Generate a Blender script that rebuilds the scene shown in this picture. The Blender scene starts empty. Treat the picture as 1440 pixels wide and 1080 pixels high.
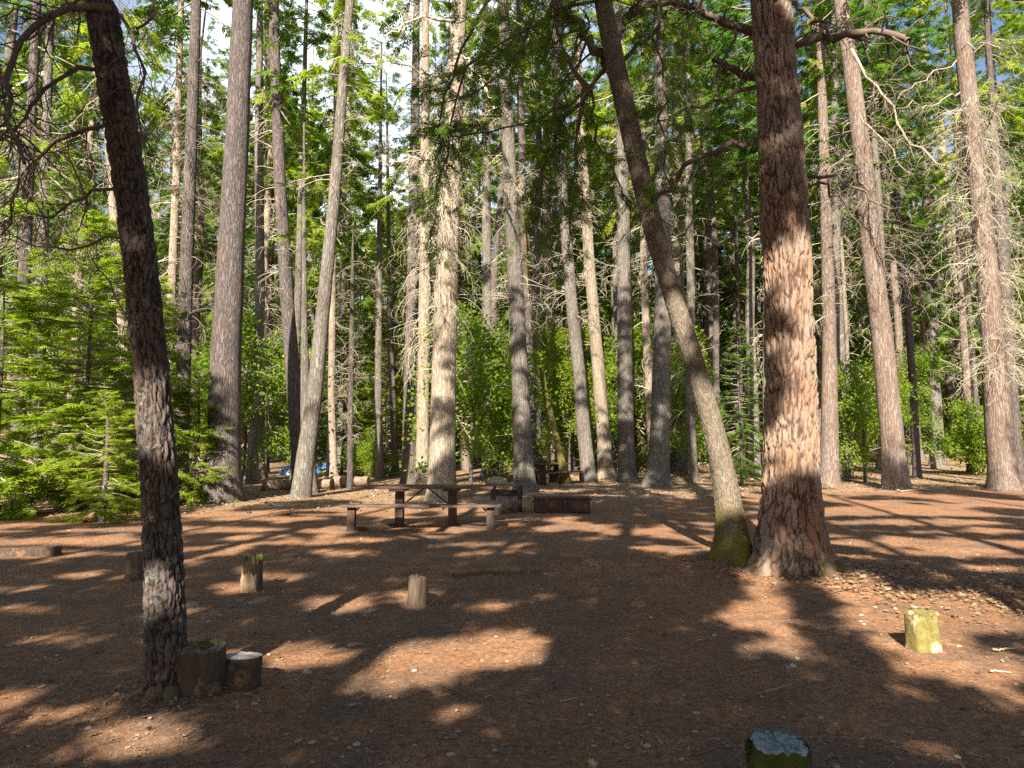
import bpy, math, random
import numpy as np
R = math.radians
sc = bpy.context.scene
COL = sc.collection
# ------------------------------------------------------------------ camera, sky, sun, exposure
CAM_H = 1.6; PITCH = R(4.9); FPX = 960.0          # focal length in pixels of the 1440 px wide photo
cam = bpy.data.cameras.new("camera"); cam_o = bpy.data.objects.new("camera", cam); COL.objects.link(cam_o)
cam_o.location = (0, 0, CAM_H); cam_o.rotation_euler = (R(90) + PITCH, 0, 0)
cam.sensor_width = 36; cam.lens = 36 * FPX / 1440; cam.clip_end = 2000; cam.clip_start = 0.05
sc.camera = cam_o
SUN_EL = R(33); SUN_AZ = (-0.20, -0.98)            # horizontal direction towards the sun
_n = math.hypot(*SUN_AZ)
SUN = np.array([SUN_AZ[0] / _n * math.cos(SUN_EL), SUN_AZ[1] / _n * math.cos(SUN_EL), math.sin(SUN_EL)])
w = bpy.data.worlds.new("World"); sc.world = w; w.use_nodes = True
nt = w.node_tree; bg = nt.nodes["Background"]
sky = nt.nodes.new("ShaderNodeTexSky"); sky.sky_type = 'NISHITA'; sky.sun_disc = False
sky.sun_elevation = SUN_EL; sky.sun_rotation = math.atan2(SUN[0], SUN[1]); sky.air_density = 1.0; sky.dust_density = 1.2
# thin bright cloud drifting over the blue
tc = nt.nodes.new("ShaderNodeTexCoord"); cn = nt.nodes.new("ShaderNodeTexNoise"); cn.inputs['Scale'].default_value = 2.6; cn.inputs['Detail'].default_value = 6; cn.inputs['Distortion'].default_value = .6
nt.links.new(tc.outputs['Generated'], cn.inputs['Vector']); cr = nt.nodes.new("ShaderNodeValToRGB"); cr.color_ramp.elements[0].position = .42; cr.color_ramp.elements[1].position = .56
nt.links.new(cn.outputs[0], cr.inputs[0]); cm = nt.nodes.new("ShaderNodeMix"); cm.data_type = 'RGBA'; sx_ = nt.nodes.new("ShaderNodeSeparateXYZ"); nt.links.new(tc.outputs['Generated'], sx_.inputs[0])
def _m(op, a, b, cl=False):
    n = nt.nodes.new("ShaderNodeMath"); n.operation = op; n.use_clamp = cl
    for k, v in enumerate((a, b)):
        if hasattr(v, 'links'): nt.links.new(v, n.inputs[k])
        else: n.inputs[k].default_value = v
    return n.outputs[0]
north = _m('MULTIPLY', _m('SUBTRACT', sx_.outputs[1], .25), 3., True); low = _m('MULTIPLY', _m('SUBTRACT', .72, sx_.outputs[2]), 4., True)   # the cloud bank lies low in the north
dt = nt.nodes.new("ShaderNodeVectorMath"); dt.operation = 'DOT_PRODUCT'; nt.links.new(tc.outputs['Generated'], dt.inputs[0]); dt.inputs[1].default_value = (-.18, .86, .47)
bank = _m('MULTIPLY', _m('SUBTRACT', dt.outputs['Value'], .935), 22., True)       # one bright cloud, the rest of the sky is clear
nt.links.new(_m('MULTIPLY', _m('ADD', _m('MULTIPLY', cr.outputs[0], .6), .4), bank), cm.inputs[0]); nt.links.new(sky.outputs[0], cm.inputs[6]); cm.inputs[7].default_value = (8.0, 8.8, 9.6, 1)
nt.links.new(cm.outputs[2], bg.inputs[0]); bg.inputs[1].default_value = 0.056
sl = bpy.data.lights.new("sun", 'SUN'); sl.energy = 5.0; sl.angle = R(0.5); sl.color = (1.0, 0.91, 0.76)
so = bpy.data.objects.new("sun", sl); COL.objects.link(so)
from mathutils import Vector, Matrix
so.rotation_euler = Vector(SUN).to_track_quat('Z', 'Y').to_euler()
so.location = (-5, -20, 30)
sc.view_settings.view_transform = 'Standard'; sc.view_settings.look = 'None'
sc.view_settings.exposure = 1.78; sc.view_settings.gamma = 1.0
cy = sc.cycles
cy.max_bounces = 6; cy.diffuse_bounces = 4; cy.glossy_bounces = 2; cy.transmission_bounces = 4; cy.transparent_max_bounces = 8
cy.use_adaptive_sampling = False; cy.use_denoising = False; cy.sample_clamp_indirect = 4

# ------------------------------------------------------------------ helpers
rng = np.random.default_rng(7)
cP, sP = math.cos(PITCH), math.sin(PITCH)
def ray(px, py):
    a = (np.asarray(px, float) - 720) / FPX; b = (540 - np.asarray(py, float)) / FPX
    return np.stack([a, cP - b * sP, sP + b * cP], -1)
def at(px, py, Y):                                  # the world point at forward distance Y seen at a photo pixel
    d = ray(px, py); return np.array([0, 0, CAM_H]) + d * (np.asarray(Y) / d[..., 1])[..., None]
def proj(P):
    P = np.asarray(P, float); x, y, z = P[..., 0], P[..., 1], P[..., 2] - CAM_H
    f = y * cP + z * sP; u = -y * sP + z * cP
    f = np.where(np.abs(f) < 1e-3, 1e-3, f)
    return 720 + FPX * x / f, 540 - FPX * u / f, f
def _hash(i, j, k):
    n = (i.astype(np.int64) * 374761393 + j.astype(np.int64) * 668265263 + k.astype(np.int64) * 2147483647) & 0xffffffff
    n = ((n ^ (n >> 13)) * 1274126177) & 0xffffffff
    return ((n ^ (n >> 16)) & 0xffff) / 65535.0
def vnoise(p):
    p = np.asarray(p, float); i = np.floor(p); f = p - i; f = f * f * (3 - 2 * f); i = i.astype(np.int64)
    r = 0
    for a in (0, 1):
        for b in (0, 1):
            for c in (0, 1):
                h = _hash(i[..., 0] + a, i[..., 1] + b, i[..., 2] + c)
                r = r + h * (f[..., 0] if a else 1 - f[..., 0]) * (f[..., 1] if b else 1 - f[..., 1]) * (f[..., 2] if c else 1 - f[..., 2])
    return r * 2 - 1
def fbm(p, o=4):
    r = 0; a = 1
    for k in range(o): r = r + a * vnoise(np.asarray(p) * 2 ** k + 17.3 * k); a *= .5
    return r / 2
def gz(x, y):                                       # height of the forest floor
    x = np.asarray(x, float); y = np.asarray(y, float)
    p = np.stack([x, y, 0 * x], -1)
    h = 0.05 * fbm(p * .35, 3) * np.clip((y - 1) / 3, 0, 1)
    h = h + .16 * np.exp(-(((x - 3.4) / 1.7) ** 2 + ((y - 8.8) / 1.4) ** 2))       # mound round the big fir
    h = h + .07 * np.exp(-(((x + 2.1) / .6) ** 2 + ((y - 4.5) / .6) ** 2))
    e = np.clip((y - (8.2 + .25 * np.sin(x * 1.7))) / .35, 0, 1)
    h = h + .07 * e * np.exp(-((x - 1.2) / 2.6) ** 4)                              # low edge of the cleared pad
    s = np.clip(y - 48, 0, None)
    h = h + .16 * s * s / (s + 14) + .25 * fbm(p * .08, 2) * np.clip((y - 20) / 30, 0, 1)
    return h
def ground(px, py):
    Ys = np.arange(1.5, 62, .02); P = at(np.full(len(Ys), px), np.full(len(Ys), py), Ys)
    below = np.nonzero(P[:, 2] < gz(P[:, 0], P[:, 1]))[0]; p = P[below[0] if len(below) else -1].copy(); p[2] = gz(p[0], p[1]); return p
def worley(p):
    i = np.floor(p); f1 = np.full(p.shape[:-1], 9.); f2 = f1.copy()
    for a in (-1, 0, 1):
        for b in (-1, 0, 1):
            for c in (-1, 0, 1):
                q = i + np.array([a, b, c]); qi = q.astype(np.int64)
                o = np.stack([_hash(qi[..., 0] + 7 * k, qi[..., 1] + 31 * k, qi[..., 2] + 57 * k) for k in (1, 2, 3)], -1)
                d = np.linalg.norm(q + o - p, axis=-1); f2 = np.minimum(f2, np.maximum(f1, d)); f1 = np.minimum(f1, d)
    return f1, f2
def mk(name, V, Q=None, T=None, mats=(), mi=None, smooth=False, attr=None):
    me = bpy.data.meshes.new(name); V = np.asarray(V, np.float32)
    me.vertices.add(len(V)); me.vertices.foreach_set("co", V.ravel())
    Q = np.zeros((0, 4), np.int32) if Q is None else np.asarray(Q, np.int32)
    T = np.zeros((0, 3), np.int32) if T is None else np.asarray(T, np.int32)
    loops = np.concatenate([Q.ravel(), T.ravel()]); n = len(Q) + len(T)
    me.loops.add(len(loops)); me.loops.foreach_set("vertex_index", loops)
    st = np.concatenate([np.arange(len(Q)) * 4, len(Q) * 4 + np.arange(len(T)) * 3]).astype(np.int32)
    me.polygons.add(n); me.polygons.foreach_set("loop_start", st)
    for m in mats: me.materials.append(m)
    if mi is not None: me.polygons.foreach_set("material_index", np.asarray(mi, np.int32))
    if smooth is True: me.polygons.foreach_set("use_smooth", np.ones(n, bool))
    elif smooth is not False: me.polygons.foreach_set("use_smooth", np.asarray(smooth, bool))
    if attr is not None:
        for k, v in attr.items():
            a = me.attributes.new(k, 'FLOAT', 'POINT'); a.data.foreach_set("value", np.asarray(v, np.float32))
    me.update(calc_edges=True); return me
def ob(name, me, parent=None, loc=None, rot=None, scale=None):
    o = bpy.data.objects.new(name, me); COL.objects.link(o)
    if parent is not None: o.parent = parent
    if loc is not None: o.location = [float(v) for v in loc]
    if rot is not None: o.rotation_euler = rot
    if scale is not None: o.scale = scale if hasattr(scale, '__len__') else (scale,) * 3
    return o
def tag(o, label=None, cat=None, group=None, kind=None):
    if label: o['label'] = label
    if cat: o['category'] = cat
    if group: o['group'] = group
    if kind: o['kind'] = kind
    return o
def join(parts):                                    # parts: (V, Q, T) -> one
    V = []; Q = []; T = []; n = 0; mi = []
    for k, (v, q, t) in enumerate(parts):
        V.append(v)
        if q is not None and len(q): Q.append(np.asarray(q) + n)
        if t is not None and len(t): T.append(np.asarray(t) + n)
        n += len(v)
    return np.concatenate(V), (np.concatenate(Q) if Q else None), (np.concatenate(T) if T else None)
def tubes(P, rad, sides=5, cap=False):              # P (N,K,3), rad (N,K) -> V, Q
    P = np.asarray(P, float); rad = np.asarray(rad, float); N, K, _ = P.shape
    t = np.gradient(P, axis=1); t /= np.linalg.norm(t, axis=-1, keepdims=True) + 1e-9
    ref = np.where(np.abs(t[:, :1, 2:3]) > .9, np.array([1., 0, 0]), np.array([0, 0, 1.]))
    ref = np.broadcast_to(ref, t.shape)
    u = np.cross(t, ref); u /= np.linalg.norm(u, axis=-1, keepdims=True) + 1e-9
    v = np.cross(t, u); a = np.arange(sides) / sides * 2 * math.pi
    ring = P[:, :, None] + rad[:, :, None, None] * (np.cos(a)[None, None, :, None] * u[:, :, None] + np.sin(a)[None, None, :, None] * v[:, :, None])
    V = ring.reshape(-1, 3)
    n = np.arange(N)[:, None, None]; k = np.arange(K - 1)[None, :, None]; s = np.arange(sides)[None, None, :]
    b = n * K * sides; s2 = (s + 1) % sides
    Q = np.stack([b + k * sides + s, b + k * sides + s2, b + (k + 1) * sides + s2, b + (k + 1) * sides + s], -1).reshape(-1, 4)
    return V, Q
def norm(v): return v / (np.linalg.norm(v, axis=-1, keepdims=True) + 1e-9)
def walk(rg, P0, D, L, K=7, curl=.35, droop=.0, lift=0.):     # random-walk polylines
    N = len(P0); P = np.zeros((N, K, 3)); P[:, 0] = P0; D = norm(D); L = np.broadcast_to(L, (N,))
    bend = rg.normal(0, curl, (N, 3))
    for k in range(1, K):
        D = norm(D + bend * .5 + rg.normal(0, curl * .6, (N, 3)) + np.array([0, 0, -droop + lift * k / K]))
        P[:, k] = P[:, k - 1] + D * (L / (K - 1))[:, None]
    return P
def spawn(rg, P, n, lo=.15, hi=1., ang=.9):          # n start points and directions along the polylines P
    N, K, _ = P.shape; i = rg.integers(0, N, n); t = rg.uniform(lo, hi, n) * (K - 1.001); k = t.astype(int); f = (t - k)[:, None]
    p = P[i, k] * (1 - f) + P[i, k + 1] * f; d = norm(P[i, k + 1] - P[i, k])
    r = norm(np.cross(d, rg.normal(0, 1, (n, 3))))
    return p, norm(d * math.cos(ang) + r * math.sin(ang)), t / (K - 1)
def xf(tV, P, X, Z, S):                              # template (M,3) placed at P with axis X and rough up Z, scale S
    X = norm(X); Y = norm(np.cross(Z, X)); Z = np.cross(X, Y)
    return P[:, None] + S[:, None, None] * (tV[None, :, 0:1] * X[:, None] + tV[None, :, 1:2] * Y[:, None] + tV[None, :, 2:3] * Z[:, None])
def place(tV, tQ, P, X, Z, S):
    V = xf(tV, P, X, Z, S); N, M = V.shape[:2]
    return V.reshape(-1, 3), (np.asarray(tQ)[None] + (np.arange(N) * M)[:, None, None]).reshape(-1, len(tQ[0]))

# ------------------------------------------------------------------ materials
def mat(name):
    m = bpy.data.materials.new(name); m.use_nodes = True; t = m.node_tree
    b = t.nodes["Principled BSDF"]; return m, t, b
def nd(t, kind, **kw):
    n = t.nodes.new(kind)
    for k, v in kw.items():
        if k in n.inputs.keys() if hasattr(n.inputs, 'keys') else False: n.inputs[k].default_value = v
        else: setattr(n, k, v)
    return n
def ramp(t, src, stops):
    r = t.nodes.new("ShaderNodeValToRGB"); e = r.color_ramp.elements
    while len(e) < len(stops): e.new(.5)
    for i, (p, c) in enumerate(stops): e[i].position = p; e[i].color = (*c, 1) if len(c) == 3 else c
    t.links.new(src, r.inputs[0]); return r.outputs[0]
def mixc(t, fac, a, b, mode='MIX'):
    n = t.nodes.new("ShaderNodeMix"); n.data_type = 'RGBA'; n.blend_type = mode
    for i, v in ((0, fac), (6, a), (7, b)):
        if hasattr(v, 'links'): t.links.new(v, n.inputs[i])
        else: n.inputs[i].default_value = v if i == 0 else ((*v, 1) if len(v) == 3 else v)
    return n.outputs[2]
def mth(t, op, a, b=0., c=None, clamp=False):
    n = t.nodes.new("ShaderNodeMath"); n.operation = op; n.use_clamp = clamp
    for i, v in enumerate((a, b) if c is None else (a, b, c)):
        if hasattr(v, 'links'): t.links.new(v, n.inputs[i])
        else: n.inputs[i].default_value = v
    return n.outputs[0]
def noise(t, vec, scale, detail=3, rough=.55, dist=0.):
    n = t.nodes.new("ShaderNodeTexNoise"); n.inputs['Scale'].default_value = scale; n.inputs['Detail'].default_value = detail
    n.inputs['Roughness'].default_value = rough; n.inputs['Distortion'].default_value = dist
    if vec is not None: t.links.new(vec, n.inputs['Vector'])
    return n.outputs[0]
def ocoord(t, scale=(1, 1, 1)):
    c = t.nodes.new("ShaderNodeTexCoord"); m = t.nodes.new("ShaderNodeMapping"); m.inputs['Scale'].default_value = scale
    t.links.new(c.outputs['Object'], m.inputs[0]); return m.outputs[0], c.outputs['Object']
def bump(t, b, h, strength, dist=.02):
    n = t.nodes.new("ShaderNodeBump"); n.inputs['Strength'].default_value = strength; n.inputs['Distance'].default_value = dist
    t.links.new(h, n.inputs['Height']); t.links.new(n.outputs[0], b.inputs['Normal'])
def bark(name, plate, crack, tint, cw=.05, ch=.25, moss=0., lichen=0., attr=False, strength=.9, moss_z=None, depth=.03):
    m, t, b = mat(name); b.inputs['Roughness'].default_value = .92; b.inputs['Specular IOR Level'].default_value = .15
    v, raw = ocoord(t, (1 / cw, 1 / cw, 1 / ch))
    n1 = noise(t, v, .5, 4, .6, .6)
    nn = t.nodes.new("ShaderNodeTexNoise"); nn.inputs['Scale'].default_value = .8; nn.inputs['Detail'].default_value = 4; t.links.new(v, nn.inputs['Vector'])
    va = t.nodes.new("ShaderNodeVectorMath"); va.operation = 'MULTIPLY_ADD'; t.links.new(nn.outputs['Color'], va.inputs[0]); va.inputs[1].default_value = (3.4, 3.4, 3.4); t.links.new(v, va.inputs[2])
    vo = t.nodes.new("ShaderNodeTexVoronoi"); vo.feature = 'DISTANCE_TO_EDGE'; vo.inputs['Scale'].default_value = .9; t.links.new(va.outputs[0], vo.inputs['Vector'])
    rid = mth(t, 'MULTIPLY', vo.outputs['Distance'], 4.5, clamp=True)
    rid = mth(t, 'MULTIPLY', rid, mth(t, 'MULTIPLY_ADD', mth(t, 'ABSOLUTE', mth(t, 'SUBTRACT', n1, .5)), 5, .35, clamp=True))
    n2 = noise(t, v, 2.6, 4, .7); hgt = mth(t, 'MULTIPLY_ADD', n2, .5, rid)
    if attr:
        a = t.nodes.new("ShaderNodeAttribute"); a.attribute_name = 'relief'; fac = mth(t, 'MULTIPLY_ADD', rid, .2, mth(t, 'MULTIPLY_ADD', a.outputs['Fac'], 1.25, -.35))
    else: fac = rid
    big = noise(t, ocoord(t, (1, 1, .45))[0], 3.6 if attr else 2.2, 4, .65)
    info = t.nodes.new("ShaderNodeObjectInfo")
    pc = mixc(t, ramp(t, big, [(.40, (0, 0, 0)), (.62, (1, 1, 1))]), plate, tint)
    pc = mixc(t, mth(t, 'MULTIPLY', n2, .55), pc, tuple(x * (.62 if attr else .45) for x in plate))
    pc = mixc(t, .45, pc, ramp(t, info.outputs['Random'], [(0, (.55, .55, .55)), (1, (1., 1., 1.))]), 'MULTIPLY')
    c = mixc(t, ramp(t, fac, [(.0, (0, 0, 0) if attr else (.10, .10, .10)), (.36 if attr else .45, (1, 1, 1))]), crack, pc)
    if lichen:
        ln = ramp(t, noise(t, raw, 13, 5, .8, .5), [(.60 - lichen * .2, (0, 0, 0)), (.66 - lichen * .15, (1, 1, 1))]); c = mixc(t, mth(t, 'MULTIPLY', ln, .75), c, (.22, .23, .18))
    if moss:
        mn = noise(t, raw, 3.5, 4, .7)
        if moss_z:
            s = t.nodes.new("ShaderNodeSeparateXYZ"); t.links.new(raw, s.inputs[0])
            mn = mth(t, 'ADD', mn, mth(t, 'SUBTRACT', .35, mth(t, 'MULTIPLY', s.outputs[2], .5 / moss_z)))
        mf = ramp(t, mn, [(.62 - moss * .25, (0, 0, 0)), (.88 - moss * .2, (1, 1, 1))])
        c = mixc(t, mf, c, mixc(t, n2, (.07, .065, .010), (.20, .165, .03)))
    t.links.new(c, b.inputs['Base Color']); bump(t, b, hgt, strength, depth); return m
def leaf(name, a, b_, tr=.45, dead=0., thick=False):
    m, t, b = mat(name)
    g = t.nodes.new("ShaderNodeNewGeometry"); info = t.nodes.new("ShaderNodeObjectInfo")
    _, raw = ocoord(t)
    f = mth(t, 'ADD', mth(t, 'MULTIPLY', g.outputs['Random Per Island'], .55), mth(t, 'MULTIPLY', noise(t, raw, .55, 3), .55))
    c = mixc(t, ramp(t, f, [(.2, (0, 0, 0)), (.85, (1, 1, 1))]), a, b_)
    if dead: c = mixc(t, ramp(t, noise(t, raw, 1.3, 2), [(.72 - dead, (0, 0, 0)), (.76 - dead * .9, (1, 1, 1))]), c, (.20, .13, .03))
    c = mixc(t, .6, c, ramp(t, info.outputs['Random'], [(0, (.66, .80, .72)), (.5, (.9, .95, .75)), (1, (1.15, 1.0, .8))]), 'MULTIPLY')
    t.links.new(c, b.inputs['Base Color']); b.inputs['Roughness'].default_value = .6; b.inputs['Specular IOR Level'].default_value = .25
    tl = t.nodes.new("ShaderNodeBsdfTranslucent"); t.links.new(mixc(t, 1, c, (1.5, 1.75, .7), 'MULTIPLY'), tl.inputs[0])
    mx = t.nodes.new("ShaderNodeMixShader"); mx.inputs[0].default_value = tr
    out = t.nodes["Material Output"]; t.links.new(b.outputs[0], mx.inputs[1]); t.links.new(tl.outputs[0], mx.inputs[2]); t.links.new(mx.outputs[0], out.inputs[0])
    return m
def plain(name, c1, c2, scale=8, rough=.85, bmp=.4, stretch=(1, 1, 1), metal=0., spots=None):
    m, t, b = mat(name); v, raw = ocoord(t, stretch)
    n = noise(t, v, scale, 5, .65); c = mixc(t, ramp(t, n, [(.3, (0, 0, 0)), (.7, (1, 1, 1))]), c1, c2)
    if spots: c = mixc(t, ramp(t, noise(t, raw, spots[1], 4, .7), [(spots[2], (0, 0, 0)), (spots[2] + .07, (1, 1, 1))]), c, spots[0])
    t.links.new(c, b.inputs['Base Color']); b.inputs['Roughness'].default_value = rough; b.inputs['Metallic'].default_value = metal
    b.inputs['Specular IOR Level'].default_value = .3
    bump(t, b, n, bmp, .01); return m
M = {}
M['fir_bark'] = bark('fir_bark', (.33, .255, .205), (.085, .05, .038), (.31, .175, .105), .05, .25, attr=True, strength=.7, depth=.012)
M['pine_bark'] = bark('pine_bark', (.125, .105, .10), (.026, .020, .018), (.17, .115, .09), .03, .07, lichen=.16, attr=True, strength=.7, depth=.008)
M['lean_bark'] = bark('lean_bark', (.25, .205, .165), (.10, .075, .055), (.20, .17, .12), .02, .035, moss=.62, moss_z=1.0, lichen=.15, attr=True, strength=.7, depth=.006)
M['grey_bark'] = bark('grey_bark', (.31, .28, .25), (.07, .057, .05), (.21, .18, .155), .045, .45, lichen=.25)
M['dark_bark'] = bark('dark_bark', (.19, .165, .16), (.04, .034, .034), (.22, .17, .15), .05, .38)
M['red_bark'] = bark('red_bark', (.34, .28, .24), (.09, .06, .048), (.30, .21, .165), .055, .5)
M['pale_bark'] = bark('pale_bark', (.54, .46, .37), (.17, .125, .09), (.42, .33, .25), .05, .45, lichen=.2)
M['moss_bark'] = bark('moss_bark', (.27, .22, .12), (.08, .06, .03), (.26, .22, .05), .05, .2, moss=1.)
M['twig'] = plain('twig', (.33, .28, .22), (.22, .18, .14), 6)
M['pale_twig'] = plain('pale_twig', (.50, .44, .34), (.34, .29, .22), 3, spots=((.40, .42, .26), 6, .55))
M['dark_twig'] = plain('dark_twig', (.10, .075, .06), (.16, .12, .09), 8, spots=((.20, .21, .16), 9, .6))
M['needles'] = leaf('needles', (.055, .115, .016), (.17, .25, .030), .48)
M['fresh'] = leaf('fresh', (.12, .19, .016), (.34, .38, .04), .55)
M['broad'] = leaf('broad', (.09, .17, .02), (.26, .32, .035), .55, dead=.06)
M['shade_needles'] = leaf('shade_needles', (.020, .045, .012), (.05, .085, .018), .10)  # darkened, nearly opaque needles so the shading crowns pass less fill light
M['fardeep'] = leaf('fardeep', (.045, .115, .032), (.13, .22, .055), .48)

# ------------------------------------------------------------------ foliage templates
def spray_template(n=5, w=.055, seed=0):             # a flat conifer frond of length 1: pairs of needle-clad twigs
    rg = np.random.default_rng(seed); V = []; Q = []
    def kite(p, d, L, w_):
        d = np.array(d) / np.linalg.norm(d); s = np.array([-d[1], d[0], 0]); k = len(V)
        e = np.array(p) + d * L + np.array([0, 0, -.12 * L]); mid = np.array(p) + d * L * .45
        V.extend([np.array(p), mid + s * w_, e, mid - s * w_]); Q.append([k, k + 1, k + 2, k + 3])
    kite((0, 0, 0), (1, 0, 0), 1., w * .9)
    for i in range(n):
        x = .12 + .75 * i / n; L = .42 * (1 - .6 * i / n)
        for s in (-1, 1):
            a = R(rg.uniform(42, 62)); kite((x + rg.uniform(-.04, .04), 0, rg.uniform(-.02, .02)), (math.cos(a), s * math.sin(a), rg.uniform(-.1, .15)), L * rg.uniform(.8, 1.2), w)
    return np.array(V, float), np.array(Q)
SPR = spray_template(5, .055, 1); SPR_BIG = spray_template(4, .085, 2); SPR_FINE = spray_template(9, .026, 3); SPR_YOUNG = spray_template(7, .042, 6)
def tuft_template(n=9, seed=0, w=.11):               # a loose cluster of broad leaves
    rg = np.random.default_rng(seed); V = []; Q = []
    for i in range(n):
        p = rg.normal(0, .32, 3); d = norm(rg.normal(0, 1, 3) * np.array([1, 1, .45])); s = norm(np.cross(d, rg.normal(0, 1, 3) + np.array([0, 0, 1.5]))); L = rg.uniform(.2, .34)
        k = len(V); V.extend([p, p + d * L * .5 + s * w, p + d * L, p + d * L * .5 - s * w]); Q.append([k, k + 1, k + 2, k + 3])
    return np.array(V), np.array(Q)
TUFT = tuft_template(11, 4)

def conifer_crown(name, seed, H, zb, Rr, nb, per, spr, leafm, size=.6, dead=.12, low=-.35, top=.3, power=.75, gap=.35, woodm='twig', sides=3):
    rg = np.random.default_rng(seed); u = rg.uniform(0, 1, nb) ** .9; z = zb + (H - zb) * u
    az = rg.uniform(0, 2 * math.pi, nb)
    c = vnoise(np.stack([np.cos(az) * 1.3, np.sin(az) * 1.3, z * .5 + seed * 9.1], -1)); keep = c > -gap; u, z, az = u[keep], z[keep], az[keep]; nb = len(u)
    L = Rr * ((1 - u) ** power * .92 + .06) * rg.uniform(.55, 1.12, nb); el = low + (top - low) * u + rg.normal(0, .12, nb)
    D = np.stack([np.cos(az) * np.cos(el), np.sin(az) * np.cos(el), np.sin(el)], -1)
    P0 = np.stack([0 * z, 0 * z, z], -1) + D * .05
    P = walk(rg, P0, D, L, 7, .10, .10, .16)
    Vw, Qw = tubes(P, (.012 + L[:, None] * .008) * np.linspace(1, .25, 7)[None], sides)
    m = rg.poisson(per * np.clip(L / Rr, .25, 1), nb).clip(2); idx = np.repeat(np.arange(nb), m); n = len(idx)
    t = (rg.uniform(.12, 1, n) ** .75) * 5.99; k = t.astype(int); f = (t - k)[:, None]
    p = P[idx, k] * (1 - f) + P[idx, k + 1] * f; d = norm(P[idx, k + 1] - P[idx, k])
    side = norm(np.cross(d, np.array([0, 0, 1.]))) * rg.choice([-1, 1], n)[:, None]
    a = rg.uniform(.1, 1.15, n)[:, None]; X = d * np.cos(a) + side * np.sin(a) + np.array([0, 0, -1.]) * rg.uniform(.0, .55, n)[:, None]
    Z = np.array([0, 0, 1.]) + rg.normal(0, .35, (n, 3)); S = size * rg.uniform(.55, 1.15, n) * (1 - .35 * u[idx])
    Vl, Ql = place(*spr, p, X, Z, S)
    V, Q, _ = join([(Vw, Qw, None), (Vl, Ql, None)])
    return mk(name, V, Q, mats=(M[woodm], M[leafm]), mi=np.r_[np.zeros(len(Qw)), np.ones(len(Ql))], smooth=np.r_[np.ones(len(Qw), bool), np.zeros(len(Ql), bool)])
def leafy_crown(name, seed, H, zb, Rr, nb, per, leafm, size=.5, woodm='twig'):
    rg = np.random.default_rng(seed); z = zb + (H - zb) * rg.uniform(0, .8, nb) ; az = rg.uniform(0, 2 * math.pi, nb); el = rg.uniform(-.1, .9, nb)
    L = Rr * rg.uniform(.5, 1.05, nb) * (1 - .4 * np.clip((z - zb) / (H - zb), 0, 1))
    D = np.stack([np.cos(az) * np.cos(el), np.sin(az) * np.cos(el), np.sin(el)], -1)
    P = walk(rg, np.stack([0 * z, 0 * z, z], -1), D, L, 6, .22, .03)
    p, d, _ = spawn(rg, P, nb * 3, .3, 1., .8); P2 = walk(rg, p, d, L.mean() * .45, 6, .25, .05)
    Pa = np.concatenate([P, P2]); ra = np.r_[np.full(nb, .03), np.full(nb * 3, .012)]
    Vw, Qw = tubes(Pa, ra[:, None] * np.linspace(1, .3, 6)[None], 3)
    p, d, _ = spawn(rg, Pa, per, .35, 1., 1.); p = p + rg.normal(0, .16, p.shape)
    n = len(p); Vl, Ql = place(*TUFT, p, d, np.array([0, 0, 1.]) + rg.normal(0, .5, (n, 3)), size * rg.uniform(.6, 1.2, n))
    V, Q, _ = join([(Vw, Qw, None), (Vl, Ql, None)])
    return mk(name, V, Q, mats=(M[woodm], M[leafm]), mi=np.r_[np.zeros(len(Qw)), np.ones(len(Ql))], smooth=np.r_[np.ones(len(Qw), bool), np.zeros(len(Ql), bool)])
def dead_twigs(name, seed, pts, n, L=1.3, curl=.32, droop=.12, m='pale_twig', r=.012, kids=5, z0=2., z1=12., trunk=None, kid_len=.45):
    """dead snags growing from a trunk: curving limbs with finer twigs. trunk(z) -> centre, radius"""
    rg = np.random.default_rng(seed); z = rg.uniform(z0, z1, n); az = rg.uniform(0, 2 * math.pi, n)
    c, rr = trunk(z); D = np.stack([np.cos(az), np.sin(az), rg.normal(.05, .2, n)], -1)
    Ls = L * rg.uniform(.35, 1.2, n); P = walk(rg, c + D * rr[:, None] * .6, D, Ls, 8, curl * .5, droop)
    p, d, _ = spawn(rg, P, n * kids, .1, 1., .95); P2 = walk(rg, p, d, L * kid_len * rg.uniform(.3, 1.2, n * kids), 8, curl, droop * 1.2)
    p, d, _ = spawn(rg, P2, n * kids * 2, .1, 1., .9); P3 = walk(rg, p, d, L * kid_len * .5 * rg.uniform(.3, 1.2, n * kids * 2), 8, curl * 1.2, droop)
    Pa = np.concatenate([P, P2, P3]); ra = np.r_[np.full(n, r), np.full(n * kids, r * .5), np.full(n * kids * 2, r * .32)]
    V, Q = tubes(Pa, ra[:, None] * np.linspace(1, .35, 8)[None], 3)
    return mk(name, V, Q, mats=(M[m],), smooth=True)

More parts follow.
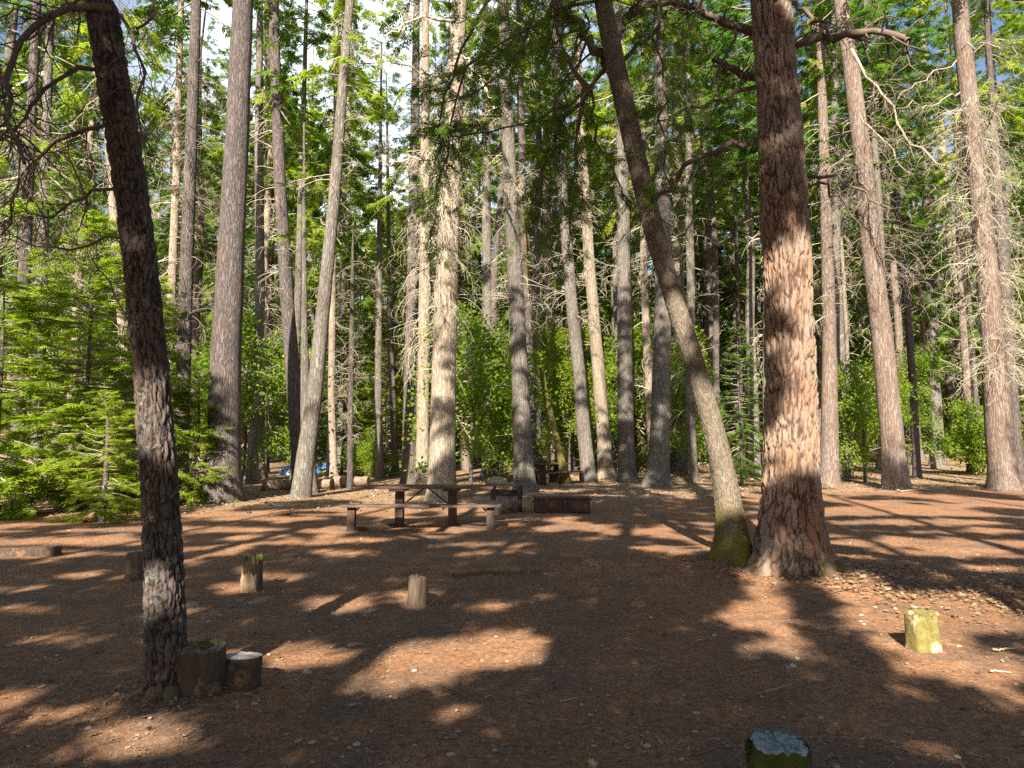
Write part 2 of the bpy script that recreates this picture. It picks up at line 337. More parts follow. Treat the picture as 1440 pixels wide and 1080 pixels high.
# ------------------------------------------------------------------ trunks
def relief(th, z, r, cw, ch, seed, sharp=1.9):
    q = np.stack([np.cos(th) * r / cw, np.sin(th) * r / cw, z / ch + 0 * th], -1) + seed * 13.7
    q = q + np.stack([fbm(q * .9 + 5, 3), fbm(q * .9 + 11, 3), fbm(q * .8 + 23, 3)], -1) * .9
    f1, f2 = worley(q); h = np.clip((f2 - f1) * (2.8 if r > .25 else sharp), 0, 1) ** .8
    g1, g2 = worley(q * np.array([2.3, 2.3, 2.9]) + 40); h2 = np.clip((g2 - g1) * 2.5, 0, 1)
    return h * .66 + .16 * h2 + .18 * np.clip(fbm(q * 4.1, 3) + .5, 0, 1)
def trunk_mesh(name, C, rad, m, seed, ns=14, dz=.5, flare=.0, flare_h=.5, amp=.05, bark_amp=0., cw=.05, ch=.3, zfine=None, lobes=5, squash=0.):
    """C (K,3) centres relative to the base, rad (K)"""
    C = np.asarray(C, float); rad = np.asarray(rad, float); z0, z1 = -.25, C[-1, 2]
    if zfine: zz = np.r_[np.arange(z0, zfine, dz), np.arange(zfine, z1, .6), z1]
    else: zz = np.r_[z0, -.05, .05, .15, .3, .5, .8, 1.2, np.arange(1.7, z1, dz), z1]
    zr = C[:, 2]; cx = np.interp(zz, zr, C[:, 0]); cyy = np.interp(zz, zr, C[:, 1]); rr = np.interp(zz, zr, rad)
    k = max(1, int(.8 / dz)) if zfine else 1
    if k > 1:
        ker = np.ones(2 * k + 1) / (2 * k + 1); pad = lambda a: np.convolve(np.pad(a, k, mode='reflect', reflect_type='odd'), ker, 'valid'); nf = int((zfine - z0) / dz)
        cx[:nf], cyy[:nf], rr[:nf] = pad(cx)[:nf], pad(cyy)[:nf], pad(rr)[:nf]
    rg = np.random.default_rng(seed); th = np.arange(ns) / ns * 2 * math.pi; TH, ZZ = np.meshgrid(th, zz)
    lob = 0
    for q in range(2, lobes + 2): lob = lob + rg.uniform(.3, 1) / q * np.cos(q * TH + rg.uniform(0, 6.28))
    fl = np.exp(-np.clip(ZZ, 0, None) / flare_h)
    Rr = rr[:, None] * (1 + flare * fl * (1 + .75 * lob))
    q = np.stack([np.cos(TH), np.sin(TH), ZZ * .8], -1) * 1.3 + seed * 3.1
    Rr = Rr * (1 + amp * fbm(q, 3))
    attr = None
    if bark_amp:
        rl = relief(TH, ZZ, rr.max(), cw, ch, seed); Rr = Rr + (rl - .7) * bark_amp; attr = {'relief': rl.ravel()}
    V = np.stack([cx[:, None] + Rr * np.cos(TH), cyy[:, None] + Rr * np.sin(TH), ZZ], -1).reshape(-1, 3)
    i = np.arange(len(zz) - 1)[:, None]; j = np.arange(ns)[None]; j2 = (j + 1) % ns
    Q = np.stack([i * ns + j, i * ns + j2, (i + 1) * ns + j2, (i + 1) * ns + j], -1).reshape(-1, 4)
    return mk(name, V, Q, mats=(M[m],), smooth=True, attr=attr)
def trunk_from_pixels(path, H=26, tilt=0., Y=None):
    base = ground(path[0][0], path[0][1]); Yb = base[1] if Y is None else Y
    if Y is not None: base = at(path[0][0], path[0][1], Y); base[2] = gz(base[0], base[1])
    C = [np.zeros(3)]; rad = [path[0][2] / 2 / FPX * Yb]
    for px, py, wd in path[1:]:
        p = at(px, py, Yb); yy = Yb + tilt * max(p[2], 0); p = at(px, py, yy); C.append(p - base); rad.append(wd / 2 / FPX * yy)
    C = np.array(C); rad = np.array(rad)
    d = C[-1] - C[-2]; d = d / d[2]; top = C[-1] + d * (H - C[-1][2]) * np.array([.6, .6, 1])
    mid = (C[-1] + top) / 2; C = np.vstack([C, mid, top]); rad = np.r_[rad, rad[-1] * .6, .03]
    C = np.vstack([[C[0] + np.array([0, 0, -.3])], C]); rad = np.r_[rad[0], rad]
    return base, C, rad
def centre(C, rad):
    def f(z): return np.stack([np.interp(z, C[:, 2], C[:, 0]), np.interp(z, C[:, 2], C[:, 1]), z], -1), np.interp(z, C[:, 2], rad)
    return f

# ------------------------------------------------------------------ shared crowns
CR = {}
CR['fir1'] = conifer_crown('fir_crown', 11, 17, 0, 3.5, 200, 22, SPR, 'needles', .74, gap=.2)
CR['fir2'] = conifer_crown('fir_crown', 12, 15, 0, 3.0, 160, 22, SPR, 'needles', .70, gap=.15)
CR['fir3'] = conifer_crown('fir_crown', 13, 19, 0, 3.9, 220, 22, SPR, 'fardeep', .80, power=.6, gap=.2)
CR['fir4'] = conifer_crown('fir_crown', 14, 13, 0, 3.2, 150, 22, SPR, 'fresh', .68, gap=.2)
CR['sparse1'] = conifer_crown('fir_crown', 15, 14, 0, 2.6, 90, 16, SPR, 'needles', .7, gap=.1, power=.5)
CR['sparse2'] = conifer_crown('fir_crown', 16, 12, 0, 2.3, 75, 15, SPR, 'fresh', .65, gap=.1, power=.5)
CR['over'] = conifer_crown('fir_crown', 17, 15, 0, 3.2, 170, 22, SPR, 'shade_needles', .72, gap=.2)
CR['young1'] = conifer_crown('young_crown', 21, 6.5, .35, 2.1, 210, 24, SPR_YOUNG, 'fresh', .44, low=-.12, top=.5, power=.8, gap=.5)
CR['young2'] = conifer_crown('young_crown', 22, 5.0, .3, 1.8, 170, 24, SPR_YOUNG, 'fresh', .40, low=-.1, top=.5, gap=.5)
CR['young3'] = conifer_crown('young_crown', 23, 8.5, .8, 2.2, 180, 20, SPR, 'needles', .5, low=-.25, top=.4, gap=.4)
CR['leafy1'] = leafy_crown('leafy_crown', 31, 6.0, 1.2, 2.6, 40, 1050, 'broad', .44)
CR['leafy2'] = leafy_crown('leafy_crown', 32, 9.0, 2.0, 3.0, 50, 1300, 'broad', .50)
CR['leafy3'] = leafy_crown('leafy_crown', 33, 3.0, .3, 1.5, 24, 1000, 'broad', .34)
# ------------------------------------------------------------------ forest floor
def ground_material():
    m, t, b = mat('forest_floor'); b.inputs['Roughness'].default_value = .95; b.inputs['Specular IOR Level'].default_value = .1
    v, raw = ocoord(t)
    n1 = noise(t, raw, .55, 5, .6); n2 = noise(t, raw, 9, 6, .7); n3 = noise(t, raw, 55, 5, .8, 1.2); n5 = noise(t, raw, 26, 5, .8, .5); n4 = noise(t, raw, 2.1, 5, .65)
    dirt = mixc(t, ramp(t, n1, [(.35, (0, 0, 0)), (.65, (1, 1, 1))]), (.30, .145, .072), (.40, .21, .115))
    dirt = mixc(t, ramp(t, n4, [(.42, (0, 0, 0)), (.66, (1, 1, 1))]), dirt, (.25, .135, .080))
    dirt = mixc(t, ramp(t, n2, [(.45, (0, 0, 0)), (.75, (1, 1, 1))]), dirt, (.20, .105, .055))
    dirt = mixc(t, ramp(t, n3, [(.56, (0, 0, 0)), (.70, (1, 1, 1))]), dirt, (.46, .32, .19))
    dirt = mixc(t, ramp(t, n3, [(.30, (1, 1, 1)), (.42, (0, 0, 0))]), dirt, (.12, .07, .045))
    n6 = noise(t, raw, .9, 4, .6, 1.); dirt = mixc(t, ramp(t, n6, [(.48, (0, 0, 0)), (.62, (.75, .75, .75))]), dirt, (.17, .115, .085))
    dirt = mixc(t, ramp(t, n5, [(.50, (0, 0, 0)), (.60, (.8, .8, .8))]), dirt, (.13, .075, .045))
    dirt = mixc(t, ramp(t, n5, [(.34, (.8, .8, .8)), (.42, (0, 0, 0))]), dirt, (.52, .36, .22))
    duff = mixc(t, ramp(t, n2, [(.4, (0, 0, 0)), (.62, (1, 1, 1))]), (.19, .115, .07), (.33, .225, .145))
    duff = mixc(t, ramp(t, n3, [(.54, (0, 0, 0)), (.64, (1, 1, 1))]), duff, (.44, .34, .23))
    a = t.nodes.new("ShaderNodeAttribute"); a.attribute_name = 'duff'
    f = ramp(t, mth(t, 'ADD', a.outputs['Fac'], mth(t, 'MULTIPLY', mth(t, 'SUBTRACT', n4, .5), .9)), [(.4, (0, 0, 0)), (.62, (1, 1, 1))])
    c = mixc(t, f, dirt, duff); t.links.new(c, b.inputs['Base Color'])
    h = mth(t, 'ADD', mth(t, 'MULTIPLY', n2, 1.), mth(t, 'MULTIPLY', n3, .5)); bump(t, b, h, .8, .02); return m
def duff_at(x, y):                                   # 1 where dry leaf litter covers the red dirt
    p = np.stack([x, y, 0 * x], -1)
    edge = 17.5 + 2.2 * fbm(p * .12, 2) + np.where(x < 0, -.25 * np.clip(-x - 2, 0, 8) * 1.35, .42 * np.clip(x - 1, 0, 14))
    d = np.clip((y - edge) / 2.5 + .5, 0, 1)
    return np.maximum(d * .8, .42 * np.exp(-(((x - 4.9) / 1.9) ** 2 + ((y - 7.6) / .8) ** 2)))
def axis(fine0, fine1, step, far, g=1.05):
    a = list(np.arange(fine0, fine1, step)); s = step
    while a[-1] < far[1]: s *= g; a.append(a[-1] + s)
    s = step; b = []; c = fine0
    while c > far[0]: s *= g; c -= s; b.append(c)
    return np.array(b[::-1] + a)
xs = axis(-7, 7, .045, (-220, 220)); ys = axis(2, 12, .045, (-90, 300))
X, Y = np.meshgrid(xs, ys); Z = gz(X, Y)
pp = np.stack([X, Y, 0 * X], -1); near = np.clip(1.4 - np.hypot(X, Y - 5) / 25, 0, 1)
Z = Z + near * (.018 * fbm(pp * 3.5, 3) + .014 * np.abs(fbm(pp * 9, 2)))
nx = len(xs); i = np.arange(len(ys) - 1)[:, None]; j = np.arange(nx - 1)[None]
Q = np.stack([i * nx + j, i * nx + j + 1, (i + 1) * nx + j + 1, (i + 1) * nx + j], -1).reshape(-1, 4)
g = ob('ground', mk('ground', np.stack([X, Y, Z], -1).reshape(-1, 3), Q, mats=(ground_material(),), smooth=True, attr={'duff': duff_at(X, Y).ravel()}))
tag(g, 'red brown dirt clearing with needle litter among the trees', kind='structure')

# ------------------------------------------------------------------ hand-placed trees (photo pixels: x, y, trunk width)
def tree(name, label, path, mt, H=26, tilt=0., crown=None, cs=1., cz=14, group=None, snags=None, cat='tree', **kw):
    base, C, rad = trunk_from_pixels(path, H, tilt, kw.pop('Y', None))
    r = ob(name, None, loc=base); tag(r, label, cat, group)
    seed = kw.pop('seed', int(abs(base[0] * 31 + base[1] * 17)) + 1)
    a = dict(ns=18, dz=.5, flare=.35, flare_h=.35, amp=.07); a.update(kw)
    ob('trunk', trunk_mesh('trunk', C, rad, mt, seed, **a), r)
    f = centre(C, rad)
    if crown:
        c, _ = f(np.array([cz])); s = (H - cz + .5) / {'fir1': 17, 'fir2': 15, 'fir3': 19, 'fir4': 13, 'over': 15, 'sparse1': 14, 'sparse2': 12}[crown]
        ob('crown', CR[crown], r, loc=(c[0, 0], c[0, 1], cz), rot=(0, 0, seed * 1.7), scale=(cs, cs, s))
    if snags:
        s = dict(snags); o = ob('dead_twigs', dead_twigs('dead_twigs', seed, None, trunk=f, **s), r); o['kind'] = 'stuff'
    return r, base, f
def branches(root, base, lines, m='dark_twig', seed=0, kids=9, kl=.5, kr=.35, curl=.28, droop=.1, needles=None, npr=0, size=.35, kids2=2):
    """lines: (list of (px,py), Y0, Y1, r0, r1) traced limbs, each one child of the tree, with its twigs"""
    rg = np.random.default_rng(seed)
    for li, (pts, Y0, Y1, r0, r1) in enumerate(lines):
        pts = np.array(pts, float); t = np.r_[0, np.cumsum(np.hypot(*np.diff(pts, axis=0).T))]; t /= t[-1]
        tt = np.linspace(0, 1, 12); P = np.stack([at(np.interp(q, t, pts[:, 0]), np.interp(q, t, pts[:, 1]), Y0 + (Y1 - Y0) * q) for q in tt]) - base
        P[1:-1] = (P[:-2] + 2 * P[1:-1] + P[2:]) / 4; P[1:] += rg.normal(0, .019, (11, 3)) * (Y0 / 6)
        P = P[None]; V0, Q0 = tubes(P, (np.linspace(r0, r1, 12) * rg.uniform(.84, 1.16, 12))[None], 8); Ltot = np.linalg.norm(np.diff(P[0], axis=0), axis=1).sum()
        parts = [(V0, Q0, None)]; allp = [P]
        if kids:
            n = max(3, int(kids * Ltot)); p, d, _ = spawn(rg, P, n, .12, 1., .95); P2 = walk(rg, p, d, kl * rg.uniform(.3, 1.2, n), 8, curl, droop)
            parts.append((*tubes(P2, (kr * r1 + kr * .3 * r0) * np.linspace(1, .3, 8)[None].repeat(n, 0), 4), None)); allp.append(P2)
            if kids2:
                n2 = n * kids2; p, d, _ = spawn(rg, P2, n2, .1, 1., .9); P3 = walk(rg, p, d, kl * .5 * rg.uniform(.3, 1.2, n2), 6, curl * 1.2, droop)
                parts.append((*tubes(P3, (kr * .5 * r1 + kr * .12 * r0) * np.linspace(1, .35, 6)[None].repeat(n2, 0), 3), None))
        V, Q, _ = join(parts); b = ob('branch', mk('branch', V, Q, mats=(M[m],), smooth=True), root)
        if needles:
            src = allp[-1]; n = int(npr * Ltot); p, d, _ = spawn(rg, src, n, .25, 1., .7)
            d = d + np.array([0, 0, -.35]); Vl, Ql = place(*SPR_FINE, p, d, np.array([0, 0, 1.]) + rg.normal(0, .5, (n, 3)), size * rg.uniform(.5, 1.2, n))
            ob('needles', mk('needles', Vl, Ql, mats=(M[needles],)), b)

SN = lambda n, z0, z1, L=1.3, **k: dict(n=n, z0=z0, z1=z1, L=L, **k)
# three near trees with modelled bark
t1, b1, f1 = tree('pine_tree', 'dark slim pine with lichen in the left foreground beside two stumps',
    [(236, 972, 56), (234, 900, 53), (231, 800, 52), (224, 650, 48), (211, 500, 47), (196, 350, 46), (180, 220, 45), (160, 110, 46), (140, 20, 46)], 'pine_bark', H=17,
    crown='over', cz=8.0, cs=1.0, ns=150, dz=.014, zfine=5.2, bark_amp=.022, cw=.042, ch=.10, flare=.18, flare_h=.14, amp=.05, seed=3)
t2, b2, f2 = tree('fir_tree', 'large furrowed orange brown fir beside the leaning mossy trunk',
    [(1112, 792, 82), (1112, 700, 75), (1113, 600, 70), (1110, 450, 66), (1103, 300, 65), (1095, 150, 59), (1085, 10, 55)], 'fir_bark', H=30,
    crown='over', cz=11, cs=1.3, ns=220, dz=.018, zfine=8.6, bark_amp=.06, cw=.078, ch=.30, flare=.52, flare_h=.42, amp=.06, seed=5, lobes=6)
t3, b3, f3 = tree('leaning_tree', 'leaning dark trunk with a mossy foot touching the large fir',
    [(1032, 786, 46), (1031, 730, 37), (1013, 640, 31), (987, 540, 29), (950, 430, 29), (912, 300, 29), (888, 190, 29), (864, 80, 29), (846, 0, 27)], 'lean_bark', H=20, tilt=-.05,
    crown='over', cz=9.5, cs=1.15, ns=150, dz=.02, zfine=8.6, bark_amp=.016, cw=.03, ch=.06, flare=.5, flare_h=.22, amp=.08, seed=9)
# traced limbs of the near trees
branches(t1, b1, [([(158, 12), (110, 5), (60, 25), (22, 62), (5, 120), (22, 170), (30, 230)], 4.3, 3.7, .026, .010),
    ([(150, 90), (110, 98), (75, 115), (50, 145), (25, 180), (4, 215)], 4.3, 4.0, .018, .006),
    ([(166, 170), (115, 182), (88, 195), (60, 215), (25, 245), (18, 300), (0, 330)], 4.3, 4.8, .016, .006),
    ([(186, 262), (140, 268), (100, 285), (75, 312), (40, 292), (10, 300)], 4.3, 4.6, .013, .005),
    ([(168, 20), (192, 60), (200, 100), (192, 160), (205, 210)], 4.3, 4.0, .013, .006),
    ([(180, 45), (205, 35), (214, 10), (212, -20)], 4.3, 4.4, .012, .006),
    ([(0, 90), (10, 200), (42, 270), (72, 340), (82, 392)], 5.2, 5.6, .011, .004),
    ([(30, 165), (75, 200), (110, 240), (128, 290), (100, 350)], 5., 5.4, .009, .004),
    ([(190, 330), (150, 335), (110, 352), (60, 352), (20, 330), (-10, 300)], 4.4, 5.0, .010, .004),
    ([(192, 480), (160, 400), (130, 360), (100, 330)], 4.5, 5.2, .006, .003),
    ([(150, 0), (120, -10), (60, 30), (20, 20)], 4.4, 5.2, .014, .006)], seed=1, kids=26, kl=.5, kr=.36, curl=.34, droop=.10, kids2=3)
branches(t2, b2, [([(1060, 46), (1010, 26), (985, 12), (950, 4), (905, 10), (880, 30)], 8.8, 8.4, .060, .030),
    ([(1068, 110), (1030, 100), (1004, 88)], 8.9, 8.6, .052, .038),
    ([(1070, 120), (1020, 135), (990, 150), (955, 160), (925, 172)], 8.9, 8.4, .034, .010),
    ([(1074, 195), (1030, 203), (990, 215), (965, 236), (940, 265), (918, 290)], 8.9, 8.4, .05, .018),
    ([(1110, 5), (1150, 30), (1165, 42), (1172, 60)], 8.9, 8.2, .035, .016),
    ([(1085, 70), (1150, 52), (1200, 42), (1240, 47), (1279, 64)], 8.8, 8.0, .058, .040),
    ([(1130, 246), (1180, 253), (1220, 270), (1250, 300), (1262, 330)], 8.9, 8.3, .026, .008),
    ([(1130, 258), (1165, 268), (1200, 300), (1215, 330)], 8.9, 9.3, .020, .007),
    ([(1035, 22), (1022, 90), (1000, 150), (985, 200), (975, 300), (955, 335)], 8.6, 8.6, .022, .008),
    ([(1060, 300), (1030, 330), (1000, 345)], 8.9, 9.2, .016, .006)], seed=2, kids=10, kl=.7, kr=.28, curl=.3, droop=.12)
branches(t3, b3, [([(862, 95), (836, 68), (812, 40), (794, 18), (778, -15)], 8.4, 8.2, .065, .040),
    ([(858, 88), (828, 120), (800, 160), (782, 192), (766, 230), (754, 272), (745, 330)], 8.3, 7.8, .034, .012),
    ([(830, 120), (808, 146), (780, 158), (720, 178), (660, 196), (600, 190)], 8.2, 7.6, .018, .006),
    ([(832, 122), (816, 160), (810, 225), (803, 270), (806, 330)], 8.2, 8.0, .024, .009),
    ([(832, 125), (830, 175), (845, 210), (865, 255), (888, 285), (905, 310)], 8.2, 8.5, .018, .007),
    ([(832, 128), (800, 95), (786, 55), (775, -5)], 8.2, 8.0, .028, .016),
    ([(860, 62), (880, 22), (905, -5)], 8.4, 8.6, .040, .020), ([(872, 88), (910, 52), (948, 8), (965, -10)], 8.4, 8.8, .030, .012),
    ([(828, 135), (780, 60), (720, 20), (690, -10)], 8.1, 7.4, .016, .008),
    ([(700, -10), (660, 40), (640, 90), (620, 160), (615, 230)], 7.6, 7.4, .020, .007),
    ([(760, -15), (740, 60), (700, 110), (650, 140), (610, 150)], 7.6, 7.0, .018, .006),
    ([(845, 0), (800, 20), (740, 30), (690, 60), (640, 120), (628, 180), (612, 300), (600, 350)], 8.2, 7.4, .022, .006),
    ([(930, -10), (925, 60), (935, 120), (930, 200), (945, 260)], 8.2, 8.0, .020, .007),
    ([(990, -12), (960, 50), (955, 120), (975, 190), (1000, 250)], 8.2, 8.0, .018, .006)],
    seed=4, kids=15, kl=.8, kr=.34, curl=.26, droop=.14, needles='needles', npr=100, size=.18)

def roots(root, base, angs, r0, L, m, seed):
    rg = np.random.default_rng(seed)
    for a in angs:
        n = 9; t_ = np.linspace(0, 1, n); x = np.cos(a + .5 * t_ * rg.normal(0, .6)) * (r0 * .75 + L * t_); y = np.sin(a + .5 * t_ * rg.normal(0, .6)) * (r0 * .75 + L * t_)
        z = gz(base[0] + x, base[1] + y) - base[2] + .10 * (1 - t_) ** 2 * (r0 / .4) - .06 * t_; rad = r0 * .30 * (1 - t_) ** .7 + .012
        V, Q = tubes(np.stack([x, y, z], -1)[None], (rad * rg.uniform(.85, 1.15, n))[None], 12); V = V + fbm(V * 14 + seed, 2)[:, None] * .012
        ob('root', mk('root', V, Q, mats=(M[m],), smooth=True), root)
M['root'] = plain('root', (.16, .105, .07), (.07, .055, .03), 8, bmp=.9, spots=((.09, .085, .02), 6, .55))
roots(t2, b2, [-.15, -1.0, -2.1, -2.75, 3.5], .40, .45, 'root', 3)
roots(t3, b3, [2.9, -2.4, -1.3], .20, .30, 'root', 4)
roots(t1, b1, [-2.6, -.9, -1.8], .13, .20, 'root', 5)
